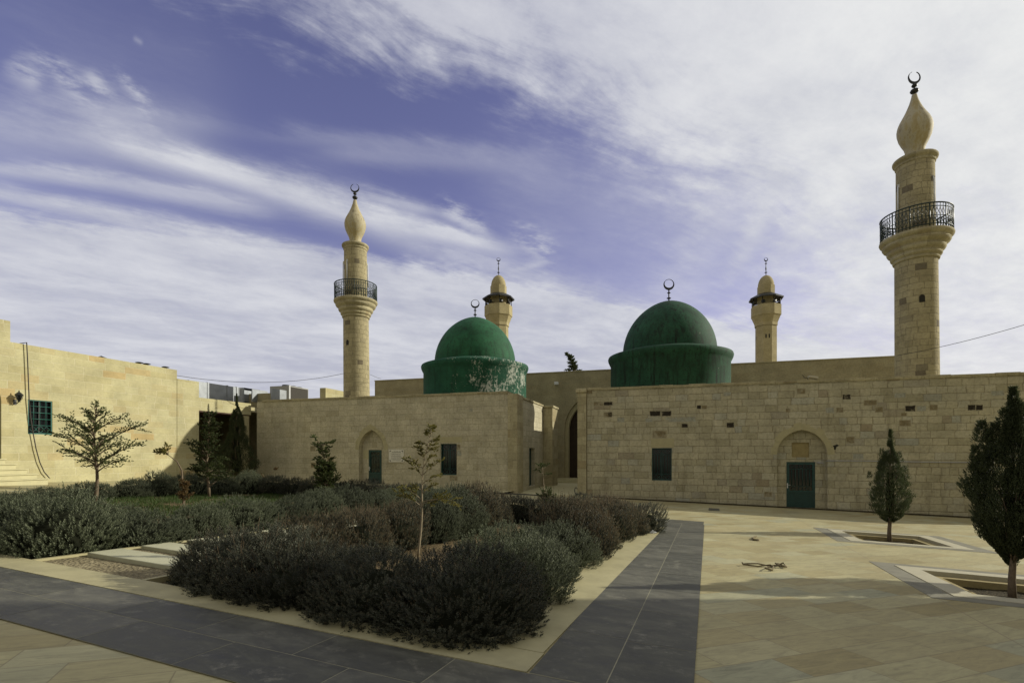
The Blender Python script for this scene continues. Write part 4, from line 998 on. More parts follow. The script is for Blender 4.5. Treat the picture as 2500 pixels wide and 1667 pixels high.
# air handler and duct
av = 38.5; ua, zt_ = FV(659, 943, av); ub, _ = FV(706, 942, av)
root = empty('air_conditioner', MB_, (ua, av, 2.5), 'large beige rooftop air handling unit with dark louvred side', 'air conditioner')
mb = MB(); mb.box(ua, ub, av, av+2.6, 2.2, zt_, bev=.02); part('casing', mb, M['unit_panel'], root)
mb = MB(); mb.box(ub+.0015, ub+.03, av+.12, av+2.5, 2.3, zt_-.10); part('louvre', mb, M['unit_mesh'], root)
mb = MB(); mb.box(ub-.05, ub+.05, av-.03, av+.10, 2.2, zt_+.02); part('edge_trim', mb, M['white_metal'], root)
for i in range(3):
    mb = MB(); mb.lathe([(.33, 0), (.36, .02), (.36, .10), (.30, .13), (.01, .14)], ((ua+ub)/2+.35, av+.45+.8*i, zt_), 20); part('fan', mb, M['dark_metal'], root)
root = empty('air_duct', MB_, (-27, 30, 4), 'shiny galvanised air duct running along the roof behind the portico to the air unit', 'air duct')
mb = MB(); U0, U1 = -27.6, -26.3
zd1 = FU(484, 933, U1)[1]; vd0 = 22.5; vd1 = FU(578, 942, U1)[0]; zd = (zd1+FU(578, 943, U1)[1])/2; zb_ = zd-.95
r = random.Random(3); v = vd0; k = 0
while v < vd1-.1:
    w_ = min(r.uniform(1.1, 1.7), vd1-v); mb.box(U0, U1, v+.01, v+w_-.01, zb_, zd); mb.box(U0-.03, U1+.03, v+w_-.035, v+w_+.035, zb_-.03, zd+.03); v += w_
part('straight_run', mb, M['galvanised'], root)
mb = MB()
K = 10; V = []
for i in range(K+1):
    a = math.pi/2*i/K; Rr_ = 1.6
    for rr_ in (Rr_, Rr_-1.3):
        x = U1+.3-(rr_)*math.cos(a)*1.0; y = vd1+(rr_)*math.sin(a)
        for z in (zb_, zd): V.append((x, y, z))
F_ = []
for i in range(K):
    o = 4*i; p = o+4; F_ += [(o, p, p+1, o+1), (o+2, o+3, p+3, p+2), (o+1, p+1, p+3, o+3), (o, o+2, p+2, p)]
mb.add(V, F_, smooth=False); part('elbow', mb, M['galvanised'], root)
mb = MB(); yy = vd1+.3
mb.box(U1+.3, ua-.02, vd1+.3, vd1+1.55, zb_+.05, zd-.15); 
for x in (U1+.9, U1+2.4): mb.box(x, x+.07, vd1+.27, vd1+1.58, zb_+.02, zd-.12)
part('cross_run', mb, M['galvanised'], root)
mb = MB(); mb.box(-31, U1+.5, 22.6, vd1+6, 2.6, zb_-.45); mb.box(U1+.45, U1+.60, 22.6, vd1+.2, zb_-.45, zb_-.15, 1)
solo('roof_slab', mb, [M['plain_stone'], M['white_metal']], MB_, 'flat roof slab with white edge strip beneath the shiny duct', 'roof', origin=(-27, 23, 2.6))
# ---------------------------------------------------------------- wires, conduit, hoses, floodlight
def wire(pts, r, name, label, cat, m):
    mb = MB(); mb.tube(pts, r, 5); return solo(name, mb, m, None, label, cat, origin=Vector(pts[0]))
def sag(a, b, s, k=16):
    a, b = Vector(a), Vector(b); return [a.lerp(b, i/k)-Vector((0, 0, s*4*(i/k)*(1-i/k))) for i in range(k+1)]
def at(px, py, Y): return Vector(((px-1250)/1240*Y, Y, EYE+(1105-py)/1240*Y))
wire(sag(at(405, 912, 26), at(842, 911, 30.8), .50), .012, 'overhead_wire', 'thin sagging wire from the left building roof to the left round minaret', 'wire', M['cable'])
wire(sag(at(2190, 868, 22.2), at(2600, 762, 17), .12), .010, 'overhead_wire', 'thin wire rising to the right from the tall right minaret', 'wire', M['cable'])
wire(sag(at(904, 914, 30.8), at(930, 924, 33), .03), .010, 'overhead_wire', 'short wire end hanging right of the left round minaret', 'wire', M['cable'])
mb = MB(); pts = []
for x, y in ((2021, 1124.5), (2090, 1124.8), (2160, 1125.5), (2230, 1127.2), (2310, 1128.2), (2400, 1129), (2520, 1131)):
    u_, z_ = FV(x, y, vF-.03); pts.append((u_, vF-.03, z_))
mb.tube([(pts[0][0], vF+.2, pts[0][2]-.02)]+pts, .018, 6); solo('wall_conduit', mb, M['conduit'], MB_, 'thin grey conduit running along the rough wall right of the arched niche', 'conduit', origin=pts[0])
mb = MB(); u_, z_ = FV(2003, 1129, vF+.27); mb.tube([(u_-.16, vF+.22, z_), (u_+.02, vF+.22, z_), (u_+.08, vF+.16, z_-.02)], .02, 6); mb.box(u_-.10, u_+.0, vF+.19, vF+.28, z_-.04, z_+.04, bev=.01)
solo('door_bell_light', mb, M['conduit'], MB_, 'small grey fitting on the niche wall at the upper right of the green door', 'fitting', origin=(u_, vF, z_))
u_, z_ = FV(1986, 921, vF-.05); root = empty('floodlight', MB_, (u_, vF, 3.07), 'small cream floodlight lying on the right shrine parapet', 'floodlight')
mb = MB(); mb.box(u_-.18, u_+.18, vF-.02, vF+.22, 3.14, 3.24, bev=.02); mb.xf(Matrix.Translation((u_, vF, 3.1)) @ Matrix.Rotation(R(12), 4, 'Y') @ Matrix.Translation((-u_, -vF, -3.1))); part('housing', mb, M['cream_metal'], root)
mb = MB(); mb.tube([(u_-.16, vF+.1, 3.08), (u_-.2, vF+.1, 3.18), (u_-.33, vF+.1, 3.20)], .015, 5); mb.tube([(u_-.30, vF+.1, 3.20), (u_-.40, vF+.1, 3.34)], .008, 5); part('bracket', mb, M['dark_metal'], root)
# black hose in front of the left shrine
pts = []
for i in range(24):
    u = -17+i*.5; w_ = MB_ @ Vector((u, vF-1.56, 0)); pts.append(Vector((w_.x, w_.y+.05*math.sin(i*.9), gz(w_.x, w_.y)+.05)))
mb = MB(); mb.tube(pts, .028, 6); solo('garden_hose', mb, M['dark_metal'], None, 'black hose lying along the paving in front of the white-flaked dome shrine', 'hose', origin=pts[0])
pts = [MB_ @ Vector((-3.9-.35*math.sin(t*.7), vF-.1-.18*math.cos(t*1.1)*t*.25, -2.0+.04+.30*math.exp(-((t-3)**2)))) for t in [i*.35 for i in range(18)]]
mb = MB(); mb.tube(pts, .018, 6); solo('cable_loop', mb, M['dark_metal'], None, 'loop of dark cable at the foot of the right shrine corner, in the passage', 'cable', origin=pts[0])
# ropes left on the paving
r = random.Random(8)
pts = [GR(x, y, .018) for x, y in ((1812, 1376), (1825, 1377), (1850, 1379), (1880, 1381), (1900, 1380), (1912, 1377), (1918, 1381), (1905, 1384), (1893, 1378), (1905, 1376.5), (1920, 1385), (1900, 1383), (1885, 1380), (1868, 1388), (1870, 1391), (1885, 1391), (1888, 1384), (1880, 1382), (1850, 1381.5), (1815, 1379), (1812, 1376.5))]
for i, p in enumerate(pts): p.z += .012*(i % 3)
mb = MB(); mb.tube(pts, .011, 6); solo('rope', mb, M['rope'], None, 'long knotted rope lying on the sunlit paving', 'rope', 'ropes on the paving', origin=pts[0])
pts = [GR(x, y, .015) for x, y in ((1842, 1309), (1839, 1314), (1842, 1318), (1851, 1318.5), (1853, 1317.5))]
pts += [p+Vector((.0, .05, .01)) for p in reversed(pts[1:4])]+[GR(1847, 1308, .02)]
mb = MB(); mb.tube(pts, .012, 6); solo('rope', mb, M['rope'], None, 'short hooked piece of rope on the paving, beyond the long knotted one', 'rope', 'ropes on the paving', origin=pts[0])
p = GR(1593, 1300, .02); mb = MB(); mb.add([p+Vector(q) for q in ((-.09, -.02, 0), (0, -.05, .0), (.10, -.01, .01), (.06, .05, .03), (-.03, .06, .015), (0, 0, .06))], [(0, 1, 5), (1, 2, 5), (2, 3, 5), (3, 4, 5), (4, 0, 5), (4, 3, 2, 1, 0)])
solo('litter', mb, M['litter'], None, 'crumpled white litter beside the hedge corner on the dark walk', 'litter', origin=p)
# ---------------------------------------------------------------- building outside the frame at right (its shadow covers the foreground)
mb = MB(); mb.box(14.5, 26, -26, 7.62, -4, 12.2)
for i in range(6): mb.box(14.42, 14.5-.002, -22+4.6*i, -20.6+4.6*i, 2.2, 4.4)
mb.box(14.3, 26.2, -26.2, 7.62+.1, 12.2, 12.45)
shade = solo('courtyard_building', mb, M['sun_stone'], None, 'tall stone building on the right side of the courtyard, outside the frame', 'building', origin=(14.5, -26, 0))
# ---------------------------------------------------------------- planting
def sprig(mb, p, d, L, k, ll, lw, r, m=0, up=.35, tipm=None):
    """a leafy shoot: k narrow leaves round an axis"""
    d = d.normalized(); a = d.orthogonal().normalized(); b = d.cross(a); ph = r.random()*6.28
    V = mb.v; F = mb.f
    for i in range(k):
        t = (i+.5)/k; an = ph+i*2.4; s = a*math.cos(an)+b*math.sin(an)
        q = p+d*(L*t); l = ll*(1.1-.5*t); tip = q+(s*(1-up)+d*(up+.5*t)).normalized()*l
        w = s.cross(d).normalized()*(lw*.5); mid = q.lerp(tip, .45)
        o = len(V); V.append(tuple(q)); V.append(tuple(mid+w)); V.append(tuple(tip)); V.append(tuple(mid-w))
        F.append([o, o+1, o+2, o+3]); mb.m.append(tipm if tipm is not None and t > .55 else m); mb.uv.append(((0, 0),)*4); mb.sm.append(False)
def bush_mesh(name, seed, kind, nspr, rx, ry, h, fine=1.0):
    r = random.Random(seed); mb = MB()
    lumps = [(Vector((r.uniform(-1, 1), r.uniform(-1, 1), r.uniform(.0, 1))).normalized(), r.uniform(.10, .26)) for _ in range(9)]
    def surf(d):
        s = 1.0
        for c, a in lumps: s += a*max(0, d.dot(c))**7
        s += .09*noise.noise(d*3.2+Vector((seed, 0, 0)))
        return Vector((d.x*rx*s, d.y*ry*s, max(-.02, (max(0, d.z)**.85)*h*s*.86)))
    # dark solid core: the shade in gaps between shoots, put into its colour
    V = []; K, J = 20, 9
    for j in range(J+1):
        e = math.pi/2*j/J
        for i in range(K):
            a = 2*math.pi*i/K; d = Vector((math.cos(a)*math.cos(e), math.sin(a)*math.cos(e), math.sin(e))); q = surf(d)*.70; V.append((q.x, q.y, q.z-.02))
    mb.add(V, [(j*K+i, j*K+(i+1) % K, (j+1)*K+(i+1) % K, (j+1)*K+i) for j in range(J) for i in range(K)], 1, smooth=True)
    for i in range(nspr):
        z = r.random()**.85; a = r.uniform(0, 6.2832); e = math.asin(min(1, z)); 
        if r.random() < .25: e *= .25
        d = Vector((math.cos(a)*math.cos(e), math.sin(a)*math.cos(e), math.sin(e)))
        if noise.noise(d*6.5+Vector((seed*3, 1, 0))) < .0 and r.random() < .82: continue
        q = surf(d)*(r.uniform(.72, .98) if r.random() < .8 else r.uniform(.9, 1.05))
        up = Vector((r.gauss(0, .22), r.gauss(0, .22), 1)); dr = (d*.8+up*.55).normalized()
        L = r.uniform(.04, .085)
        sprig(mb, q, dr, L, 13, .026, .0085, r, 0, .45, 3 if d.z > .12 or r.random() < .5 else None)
        if kind != 'rosemary' and d.z > .25 and r.random() < (.30 if kind == 'faded' else .08):
            ln = r.uniform(.07, .19); dd = (d*.5+Vector((r.gauss(0, .25), r.gauss(0, .25), 1))).normalized()
            e1_ = q+dd*ln; w = dd.orthogonal().normalized()*.0013
            mb.add([q-w, q+w, e1_+w, e1_-w], [(0, 1, 2, 3)], 2, uv=[((0, 0),)*4])
            sprig(mb, e1_-dd*.035, dd, .04, 4, .012, .006, r, 2, .8)
    if kind == 'wild':
        pass
    return mb.mesh(name, [M['rosemary' if kind == 'rosemary' else 'lavender'], M['bushcore'], M['stalk'], M[kind+'_tip']])
BM = {'lavender': [bush_mesh('lavender_bush', s, 'lavender', 5400, .53, .53, .57, 1.0) for s in (1, 2, 3)],
      'faded': [bush_mesh('lavender_bush', s, 'faded', 5400, .53, .53, .57, 1.0) for s in (21, 22, 23)],
      'rosemary': [bush_mesh('rosemary_bush', s, 'rosemary', 5200, .55, .55, .57, 1.0) for s in (11, 12, 13)]}
rb = random.Random(77)
BUSHES = []      # (kind, u', v', scale, height factor, label)
def row(kind, pts, s, hf, where, words):
    for i, (a, b) in enumerate(pts): BUSHES.append((kind, a, b, s*rb.uniform(.90, 1.12), hf*1.13*rb.uniform(.90, 1.08), where, words, i, len(pts)))
ORD = ['first', 'second', 'third', 'fourth', 'fifth', 'sixth', 'seventh', 'eighth', 'ninth', 'tenth', 'eleventh', 'twelfth', 'thirteenth', 'fourteenth', 'fifteenth']
row('lavender', [(-2.02, 3.86), (-2.95, 3.88), (-3.80, 3.92), (-4.50, 3.96), (-5.05, 4.10)], 1.12, .76, 'front row', 'dark lavender bush along the front walk, %s from the right corner')
row('rosemary', [(-2.08, 5.0), (-2.12, 5.95), (-2.10, 6.90)], 1.02, .92, 'right', 'grey-green bush beside the dark side walk, %s behind the front corner bush')
row('faded', [(-2.12, 7.85), (-2.10, 8.85), (-2.05, 9.9), (-2.0, 10.9)], 1.04, 1.15, 'right', 'brown-tipped lavender bush beside the dark side walk, %s of the farther four')
row('faded', [(-4.95, 5.25), (-4.9, 6.1), (-4.92, 7.0)], .94, 1.08, 'mid', 'brown-tipped lavender bush in the middle row left of the slender sapling, %s from the front')
row('rosemary', [(-4.88, 7.9), (-4.85, 8.8)], 1.04, 1.18, 'mid', 'green bush in the middle row right of the slender sapling, %s from the front')
row('faded', [(-4.9, 9.8), (-4.95, 10.8)], 1.05, 1.15, 'mid', 'lavender bush at the far end of the middle row, %s of two')
row('lavender', [(-4.75, 12.0), (-3.95, 12.1), (-3.15, 12.0), (-2.35, 12.0), (-1.78, 11.75)], 1.0, .98, 'back', 'dark lavender bush in the back row of the right bed, %s from its left end')
row('rosemary', [(-8.3, 4.15), (-9.15, 4.10), (-10.0, 4.10), (-10.9, 4.10)], 1.05, .92, 'lf', 'grey-green bush at the front of the left bed, %s left of the stepping slabs')
row('rosemary', [(-8.1, 5.05), (-9.0, 5.0), (-9.9, 5.0), (-10.8, 5.0), (-11.7, 5.05), (-12.6, 5.0)], 1.0, .72, 'lf2', 'grey-green bush in the second row of the left bed, %s from the path')
row('rosemary', [(-8.15, 6.0), (-8.2, 6.95), (-8.25, 7.9), (-8.2, 8.85), (-8.3, 9.8), (-8.2, 10.75), (-8.25, 11.7), (-8.2, 12.7), (-8.3, 13.7)], .97, .95, 'ls', 'grey-green bush along the far side of the stepping path, %s beyond the slabs')
row('lavender', [(-9.1, 14.2), (-10.0, 14.3), (-10.9, 14.3), (-11.8, 14.3), (-12.7, 14.4), (-13.6, 14.3), (-14.5, 14.4), (-15.4, 14.3)], 1.0, .98, 'lb', 'dark bush in the hedge before the white-flaked dome shrine, %s from the right')
row('rosemary', [(-16.4, 14.0), (-16.5, 13.0), (-16.6, 12.0), (-16.6, 11.0), (-16.5, 10.0), (-16.6, 9.0), (-16.6, 8.0), (-16.5, 7.0), (-16.4, 6.0)], 1.05, 1.0, 'll', 'dark green bush in the hedge along the sunlit left wall, %s from its right end')
G_B = {'faded': 'lavender bushes of the garden beds', 'lavender': 'lavender bushes of the garden beds', 'rosemary': 'grey-green bushes of the garden beds'}
for i, (kind, a, b, s, hf, wh, words, k, tot) in enumerate(BUSHES):
    o = bpy.data.objects.new(('rosemary' if kind == 'rosemary' else 'lavender')+'_bush', BM[kind][i % 3]); COL.objects.link(o)
    p = PG(a, b, -.05); o.location = p; o.rotation_euler = (0, 0, rb.uniform(0, 6.28)); o.scale = (s*rb.uniform(.95, 1.05), s, s*hf*({6.0: .34, 7.0: .38, 8.0: .55, 9.0: .70, 10.0: .85}.get(b, 1.0) if wh == 'll' else 1.0))
    tag(o, words % ORD[k], 'bush', G_B[kind])
# grass in the left bed
mb = MB(); r = random.Random(5)
for i in range(26000):
    a = r.uniform(-16.2, -8.7); b = r.uniform(7.0, 14.0)
    if noise.noise(Vector((a*.8, b*.8, 0))) < -.28: continue
    p = Vector((a, b, -.05)); h = r.uniform(.05, .13); an = r.uniform(0, 6.28); w = Vector((math.cos(an), math.sin(an), 0))*.007; t = p+Vector((r.gauss(0, .03), r.gauss(0, .03), h))
    mb.add([p-w, p+w, t], [(0, 1, 2)], uv=[((0, 0),)*3])
solo('grass', mb, M['grass'], MP_, 'short dark green grass inside the left garden bed', 'grass', kind='stuff')
# twigs and dead leaves on the gravel of the right bed
mb = MB()
for i in range(2600):
    a = r.uniform(-4.6, -2.1); b = r.uniform(4.6, 11.4); p = Vector((a, b, -.03)); an = r.uniform(0, 6.28); L = r.uniform(.01, .045)
    d = Vector((math.cos(an), math.sin(an), r.uniform(0, .5)))*L; w = Vector((-math.sin(an), math.cos(an), 0))*r.uniform(.003, .010)
    mb.add([p-w, p+w, p+d+w*.5, p+d-w*.5], [(0, 1, 2, 3)], uv=[((0, 0),)*4])
solo('leaf_litter', mb, M['stalk'], MP_, 'dry twigs and dead leaves scattered on the soil of the right bed', 'leaf litter', kind='stuff')
# ---- trees
def spray(mb, p, d, L, r, dens, ll, lw, m=0, flat=.5, sub=True):
    """a branchlet with leaves on both sides"""
    d = d.normalized(); up = Vector((0, 0, 1)); s = d.cross(up); s = s.normalized() if s.length > .1 else Vector((1, 0, 0))
    k = max(3, int(L*dens))
    for i in range(k):
        t = (i+.3)/k; q = p+d*(L*t)+Vector((0, 0, -.04*L*t*t)); side = s if i % 2 else -s
        dd = (d*.8+side*r.uniform(.3, 1.0)+Vector((0, 0, r.gauss(.05, flat*.5)))).normalized()
        sprig(mb, q, dd, ll*r.uniform(1.2, 2.6)*(1.15-.6*t), 8, ll*1.15, lw*1.25, r, m, .6)
def sapling(base, H, label, name, lm, bm, seed, branches, stem_r=.02, lean=(0, 0), ll=.03, lw=.012, dens=26, start=.25, taper=.9, cat='tree', group=None, stem_pts=None, droop=.0):
    r = random.Random(seed); base = Vector(base)
    e = bpy.data.objects.new(name, None); COL.objects.link(e); e.location = base; ORG[e.name] = Vector((0, 0, 0)); tag(e, label, cat, group)
    if stem_pts: sp = [Vector(q) for q in stem_pts]
    else: sp = [Vector((lean[0]*t*t+.015*H*math.sin(3+7*t+seed), lean[1]*t*t, H*t)) for t in [i/8 for i in range(9)]]
    def on(t):
        x = t*(len(sp)-1); i = min(int(x), len(sp)-2); return sp[i].lerp(sp[i+1], x-i)
    tr = MB(); tr.tube(sp, [stem_r*(1-.85*i/(len(sp)-1)) for i in range(len(sp))], 7)
    cr = MB()
    for (t, az, L, el) in branches:
        p = on(t); az_ = R(az+r.uniform(-9, 9)); el_ = R(el+r.uniform(-7, 9)); L = L*r.uniform(.85, 1.1); d = Vector((math.sin(az_)*math.cos(el_), math.cos(az_)*math.cos(el_), math.sin(el_)))
        pts = [p+d*(L*q)+Vector((0, 0, -droop*L*q*q+.10*L*math.sin(q*2.6))) for q in (0, .33, .66, 1)]
        tr.tube(pts, [stem_r*.42, stem_r*.3, stem_r*.2, stem_r*.08], 5)
        nsp = max(4, int(L*20))
        for i in range(nsp+1):
            q = .25+.75*i/nsp; x = q*3; j = min(int(x), 2); pp = pts[j].lerp(pts[j+1], x-j)
            sd = d.cross(Vector((0, 0, 1))); sd = (sd.normalized() if sd.length > .1 else Vector((1, 0, 0)))*(1 if i % 2 else -1)
            dd = (d*r.uniform(.3, 1.0)+sd*r.uniform(.1, 1.0)+Vector((r.gauss(0, .25), r.gauss(0, .25), r.uniform(-.45, .75)))).normalized()
            spray(cr, pp, dd, L*r.uniform(.14, .46)*(1.15-.4*q), r, dens, ll, lw)
    part('trunk', tr, bm, e); part('crown', cr, lm, e)
    return e
def auto_br(seed, n_, t0, t1, L0, L1, el0=20, el1=55):
    r = random.Random(seed); o = []
    for i in range(n_):
        t = t0+(t1-t0)*i/(n_-1); L = (L0+(L1-L0)*((t-t0)/(t1-t0)))*r.uniform(.65, 1.15); o.append((t, i*137.5+r.uniform(-25, 25), L, r.uniform(el0, el1)))
    return o
pA = GR(234, 1232); kA = pA.y/1240
sapling(pA, 235*kA, 'spreading airy cedar sapling in front of the sunlit left wall', 'cedar_tree', M['cedar'], M['bark'], 3,
    [(.40, 80, 105*kA, 28), (.40, -80, 85*kA, 22), (.58, 85, 110*kA, 30), (.52, -95, 95*kA, 30), (.64, -75, 100*kA, 24), (.72, -90, 80*kA, 36), (.76, 75, 70*kA, 30), (.46, 150, 60*kA, 20), (.34, 100, 90*kA, 8), (.36, -60, 75*kA, 10),
     (.50, 20, 60*kA, 30), (.60, 190, 55*kA, 30), (.68, 160, 50*kA, 35), (.80, -60, 45*kA, 40), (.84, 80, 40*kA, 40), (.88, -100, 32*kA, 45), (.92, 60, 28*kA, 50), (.95, 180, 22*kA, 60), (.98, 0, 18*kA, 75), (.55, -20, 60*kA, 30), (.44, -120, 60*kA, 15)]+auto_br(4, 22, .36, .96, 62*kA, 20*kA, 5, 60),
    .045, (-.2*kA, 0), .036, .014, 24)
pB = GR(508, 1212); kB = pB.y/1240
sapling(pB, 204*kB, 'narrow green cedar sapling in front of the dark portico opening', 'cedar_tree', M['cedar'], M['bark'], 5,
    auto_br(2, 38, .12, .97, 50*kB, 12*kB, 15, 50)+[(.5, -85, 52*kB, 35), (.30, -80, 45*kB, 20), (.75, 80, 34*kB, 45)], .045, (.0, 0), .055, .026, 15)
pD = GR(800, 1218); kD = pD.y/1240
sapling(pD, 140*kD, 'short bushy sapling with a bent top before the pale shrine wall', 'cedar_tree', M['cedar'], M['bark'], 6,
    auto_br(7, 34, .05, .55, 52*kD, 22*kD, 20, 55)+auto_br(8, 14, .55, .9, 26*kD, 18*kD, 10, 40)+[(.98, -75, 22*kD, 35), (.92, 80, 30*kD, 18)], .04, (-22*kD, 0), .055, .026, 16)
pE = GR(1022, 1368); kE = pE.y/1240
sapling(pE, 312*kE, 'tall slender sapling with sparse yellowish leaves standing in the right bed', 'young_tree', M['yellow_leaf'], M['pale_bark'], 9,
    [(.44, 85, 52*kE, 12), (.46, 100, 95*kE, 3), (.47, -80, 55*kE, 35), (.52, 80, 36*kE, 35), (.55, -85, 22*kE, 20), (.60, 70, 40*kE, 30), (.66, -80, 34*kE, 40), (.67, 90, 48*kE, 30), (.72, -90, 42*kE, 25), (.73, 75, 40*kE, 42), (.78, -60, 24*kE, 60),
     (.84, 85, 26*kE, 20), (.86, -80, 24*kE, 12), (.87, 70, 28*kE, 38), (.91, -85, 25*kE, 8), (.93, 80, 22*kE, 25), (.96, -40, 16*kE, 55), (.97, 60, 20*kE, 60), (.99, 20, 16*kE, 75), (.42, -75, 75*kE, 28)],
    .018, (30*kE, 0), .030, .013, 48)
pF = GR(1335, 1272); kF = pF.y/1240
sapling(pF, 128*kF, 'thin bent sapling with a bushy foot before the passage between the shrines', 'young_tree', M['cedar'], M['pale_bark'], 10,
    auto_br(3, 36, .05, .45, 38*kF, 22*kF, 35, 70)+[(.98, -60, 22*kF, 40), (.98, 60, 22*kF, 30), (.9, -90, 18*kF, 30), (.86, 90, 16*kF, 20), (.95, 0, 20*kF, 50)], .02, (-12*kF, 0), .032, .015, 26)
pG = GR(450, 1238); kG = pG.y/1240
sapling(pG, 140*kG, 'bent bare sapling with one leafy tuft at its tip, rust-coloured below, at the left wall', 'young_tree', M['yellow_leaf'], M['bark'], 12,
    [(.99, -80, 30*kG, 5), (.99, -30, 22*kG, 60), (1.0, -70, 20*kG, 40), (.97, -60, 22*kG, 25)], .03, ll=.05, lw=.022, dens=15,
    stem_pts=[(0, 0, 0), (-4*kG, 0, 50*kG), (-6*kG, 0, 90*kG), (-18*kG, 0, 112*kG), (-34*kG, 0, 124*kG), (-40*kG, 0, 128*kG)])
e = sapling(pG+Vector((.05, -.1, 0)), 62*kG, 'rust-brown dead shrub at the foot of the bent bare sapling', 'dead_shrub', M['rust_leaf'], M['bark'], 13, auto_br(5, 16, .15, .95, 22*kG, 8*kG, 25, 65), .02, ll=.04, lw=.018, dens=14, cat='shrub')
pW = GR(640, 1200); kW = pW.y/1240
sapling(pW, 52*kW, 'dry weed stalk with a dark bud before the left end of the shrine wall', 'dry_weed', M['rust_leaf'], M['bark'], 15, [(.98, 40, 5*kW, 60), (.5, -60, 14*kW, 50)], .012, (32*kW, 0), .05, .03, 30, cat='weed')
def cypress(px, py, top, halfw, name, label, seed, npuff, lsz, off_h=-.13, tips=(), blotch=1.0, wid=None, grp=None, dense_bottom=.14, trunk_w=8, yb=None, lm='cypress', lean=0.0):
    p = GR(px, py, off_h); k = p.y/1240; H = (py-top)*k; Wd = halfw*k; r = random.Random(seed)
    e = bpy.data.objects.new(name, None); COL.objects.link(e); e.location = p; ORG[e.name] = Vector((0, 0, 0)); tag(e, label, 'tree', grp)
    prof = wid or [(.0, .0), (dense_bottom, .10), (dense_bottom+.06, .55), (.30, .88), (.42, 1.0), (.55, .92), (.68, .70), (.78, .48), (.86, .28), (.94, .12), (1.0, .02)]
    def wf(t):
        for (a, b), (c, d) in zip(prof, prof[1:]):
            if a <= t <= c: return b+(d-b)*(t-a)/(c-a+1e-9)
        return 0
    mb = MB()
    cols = [(r.uniform(0, 6.28), r.uniform(.3, .9), r.uniform(.15, .35)) for _ in range(16)]
    for i in range(int(npuff*2.6)):
        t = r.uniform(dense_bottom, 1.0)**.95; w = wf(t)*Wd
        if w <= 0: continue
        a = r.uniform(0, 6.28); rad = w*(1-abs(r.gauss(0, .22)))
        if rad < 0: continue
        lump = .90+.42*noise.noise(Vector((math.cos(a)*2.2, math.sin(a)*2.2, t*6+seed)))+.18*noise.noise(Vector((math.cos(a)*5, math.sin(a)*5, t*22+seed)))
        q = Vector((rad*lump*math.cos(a)+lean*H*t, rad*lump*math.sin(a), t*H))
        if noise.noise(q*3.4/max(.4, Wd)+Vector((seed, 0, 0))) < -.14*blotch and rad > w*.45: continue
        d = Vector((math.cos(a)*.45, math.sin(a)*.45, 1.0)); d += Vector((r.gauss(0, .2), r.gauss(0, .2), 0))
        zz = 1-.45*max(0, t-.5)*2; sprig(mb, q, d, lsz*zz*r.uniform(1.5, 3.2), 7, lsz*zz, lsz*.42*zz, r, 0, .65)
    for (dx_, t0, t1, wd) in tips:                   # separate shoots that stand out of the crown
        n_ = int(npuff*.02*(t1-t0)/.1)
        for i in range(n_):
            t = r.uniform(t0, t1); w = wd*k*(1-(t-t0)/(t1-t0))+.01; a = r.uniform(0, 6.28); rad = w*math.sqrt(r.random())
            q = Vector((dx_*k+rad*math.cos(a), rad*math.sin(a), t*H)); d = Vector((math.cos(a)*.7, math.sin(a)*.7, .9)); sprig(mb, q, d, lsz*r.uniform(1.2, 2.6), 6, lsz, lsz*.36, r, 0, .65)
    core = MB(); core.lathe([(max(.004, wf(t)*Wd*.20), t*H) for t in [dense_bottom+.06+(.56-dense_bottom)*i/10 for i in range(11)]], (0, 0, 0), 12)  # solid dark spindle: the crown's inner shade put into its colour
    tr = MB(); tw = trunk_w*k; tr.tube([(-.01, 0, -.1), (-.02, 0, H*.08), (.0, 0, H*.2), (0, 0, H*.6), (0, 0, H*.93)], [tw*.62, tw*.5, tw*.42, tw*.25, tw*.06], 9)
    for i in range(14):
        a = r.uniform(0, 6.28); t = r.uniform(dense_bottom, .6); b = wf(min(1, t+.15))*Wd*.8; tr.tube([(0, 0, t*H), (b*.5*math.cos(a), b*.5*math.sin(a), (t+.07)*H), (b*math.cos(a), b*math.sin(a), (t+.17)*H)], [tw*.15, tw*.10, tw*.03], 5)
    part('trunk', tr, M['bark'], e); c = part('crown', mb, M[lm], e); part('shade_core', core, M['bushcore'], c)
    return e
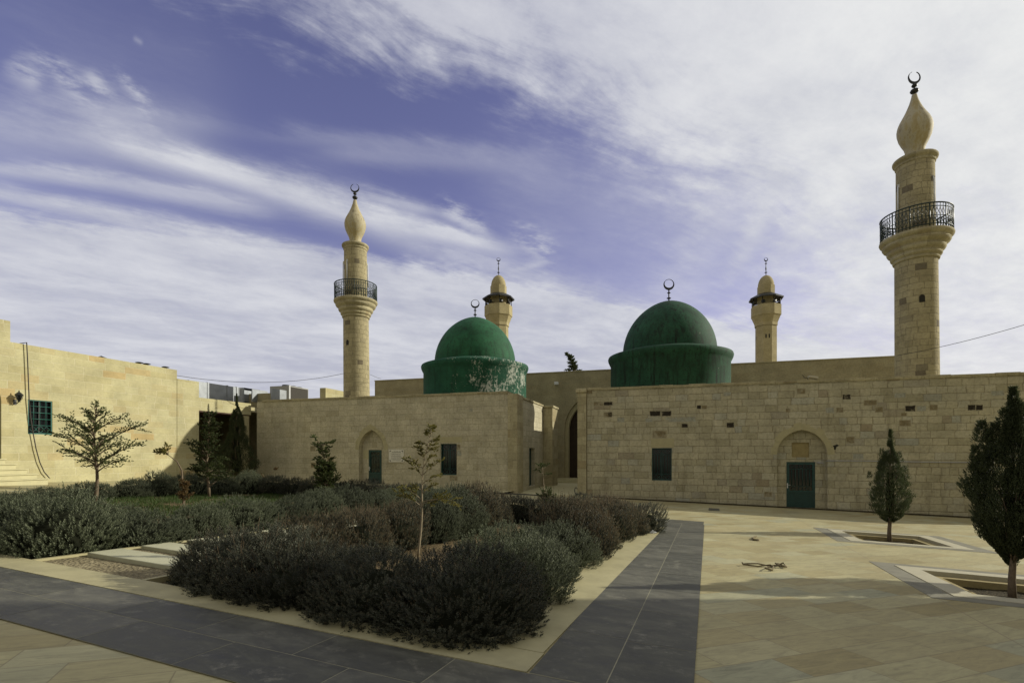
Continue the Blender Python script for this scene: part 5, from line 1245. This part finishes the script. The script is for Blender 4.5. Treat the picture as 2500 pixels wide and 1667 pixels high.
cypress(2173, 1320, 1050, 41, 'cypress_tree', 'small spindle-shaped cypress in the far paved pit, right of the niche door', 21, 6500, .026, tips=((-20, .62, .83, 9), (40-2, .55, .67, 7), (22, .70, .80, 8), (-12, .68, .80, 8), (2, .85, 1.0, 7), (-50, .56, .62, 4)), grp='cypress trees in paved pits', trunk_w=9,
    wid=[(0, 0), (.15, .05), (.20, .50), (.27, .95), (.38, 1.08), (.50, 1.0), (.60, .78), (.70, .56), (.77, .34), (.83, .15), (.9, .07), (.95, .04), (1, .01)], dense_bottom=.15)
cypress(2474, 1456, 950, 99, 'cypress_tree', 'large dark cypress cut by the right edge of the frame', 22, 14500, .028, tips=((-78, .74, .84, 16), (-45, .74, .83, 14), (-20, .80, .90, 20), (-92, .60, .72, 10), (0, .84, 1.0, 14), (18, .80, .93, 24), (45, .70, .82, 22), (-60, .66, .80, 22)), grp='cypress trees in paved pits', trunk_w=15,
    wid=[(0, 0), (.12, .04), (.18, .22), (.28, .66), (.40, .92), (.50, .98), (.60, .84), (.68, .66), (.74, .42), (.79, .22), (.86, .12), (.93, .06), (1, .01)], dense_bottom=.13)
cypress(578, 1172, 962, 52, 'juniper_tree', 'dark broad juniper with a thin spire, at the right side of the portico', 23, 9000, .036, off_h=0, tips=((50, .16, .24, 14), (-45, .2, .35, 14)), trunk_w=9,
    wid=[(0, .12), (.05, .50), (.12, .90), (.20, 1.05), (.32, .86), (.44, .58), (.56, .38), (.68, .30), (.76, .20), (.88, .04), (1, .005)], dense_bottom=.04)
# conifer tip leaning over the mosque roof
u_, z_ = FV(1404, 905, 37.0); w_ = MB_ @ Vector((u_, 37.0, z_-.2)); kk = (MB_ @ Vector((u_, 37, 0))).y/1240
sapling(w_, 46*kk, 'dark leaning conifer tip above the mosque roof between the green domes', 'conifer_tree', M['cypress'], M['bark'], 31,
    [(t, az, L*kk, el) for t, az, L, el in ((.12, 85, 14, 5), (.12, -85, 20, -2), (.25, -80, 10, 15), (.25, 80, 7, 40), (.35, -80, 9, 15), (.42, 70, 7, 55), (.5, -85, 8, 15), (.58, 75, 5, 60), (.66, -80, 7, 20), (.75, -75, 5, 25), (.82, 80, 4, 60), (.92, -60, 4, 50), (.98, -50, 4, 60))]+
    [(.1+.06*i, 137*i, 5*kk, 50) for i in range(14)], .07, (-19*kk, 0), .09, .045, 15)
print('objects', len(bpy.data.objects), 'verts', sum(len(m.vertices) for m in bpy.data.meshes))
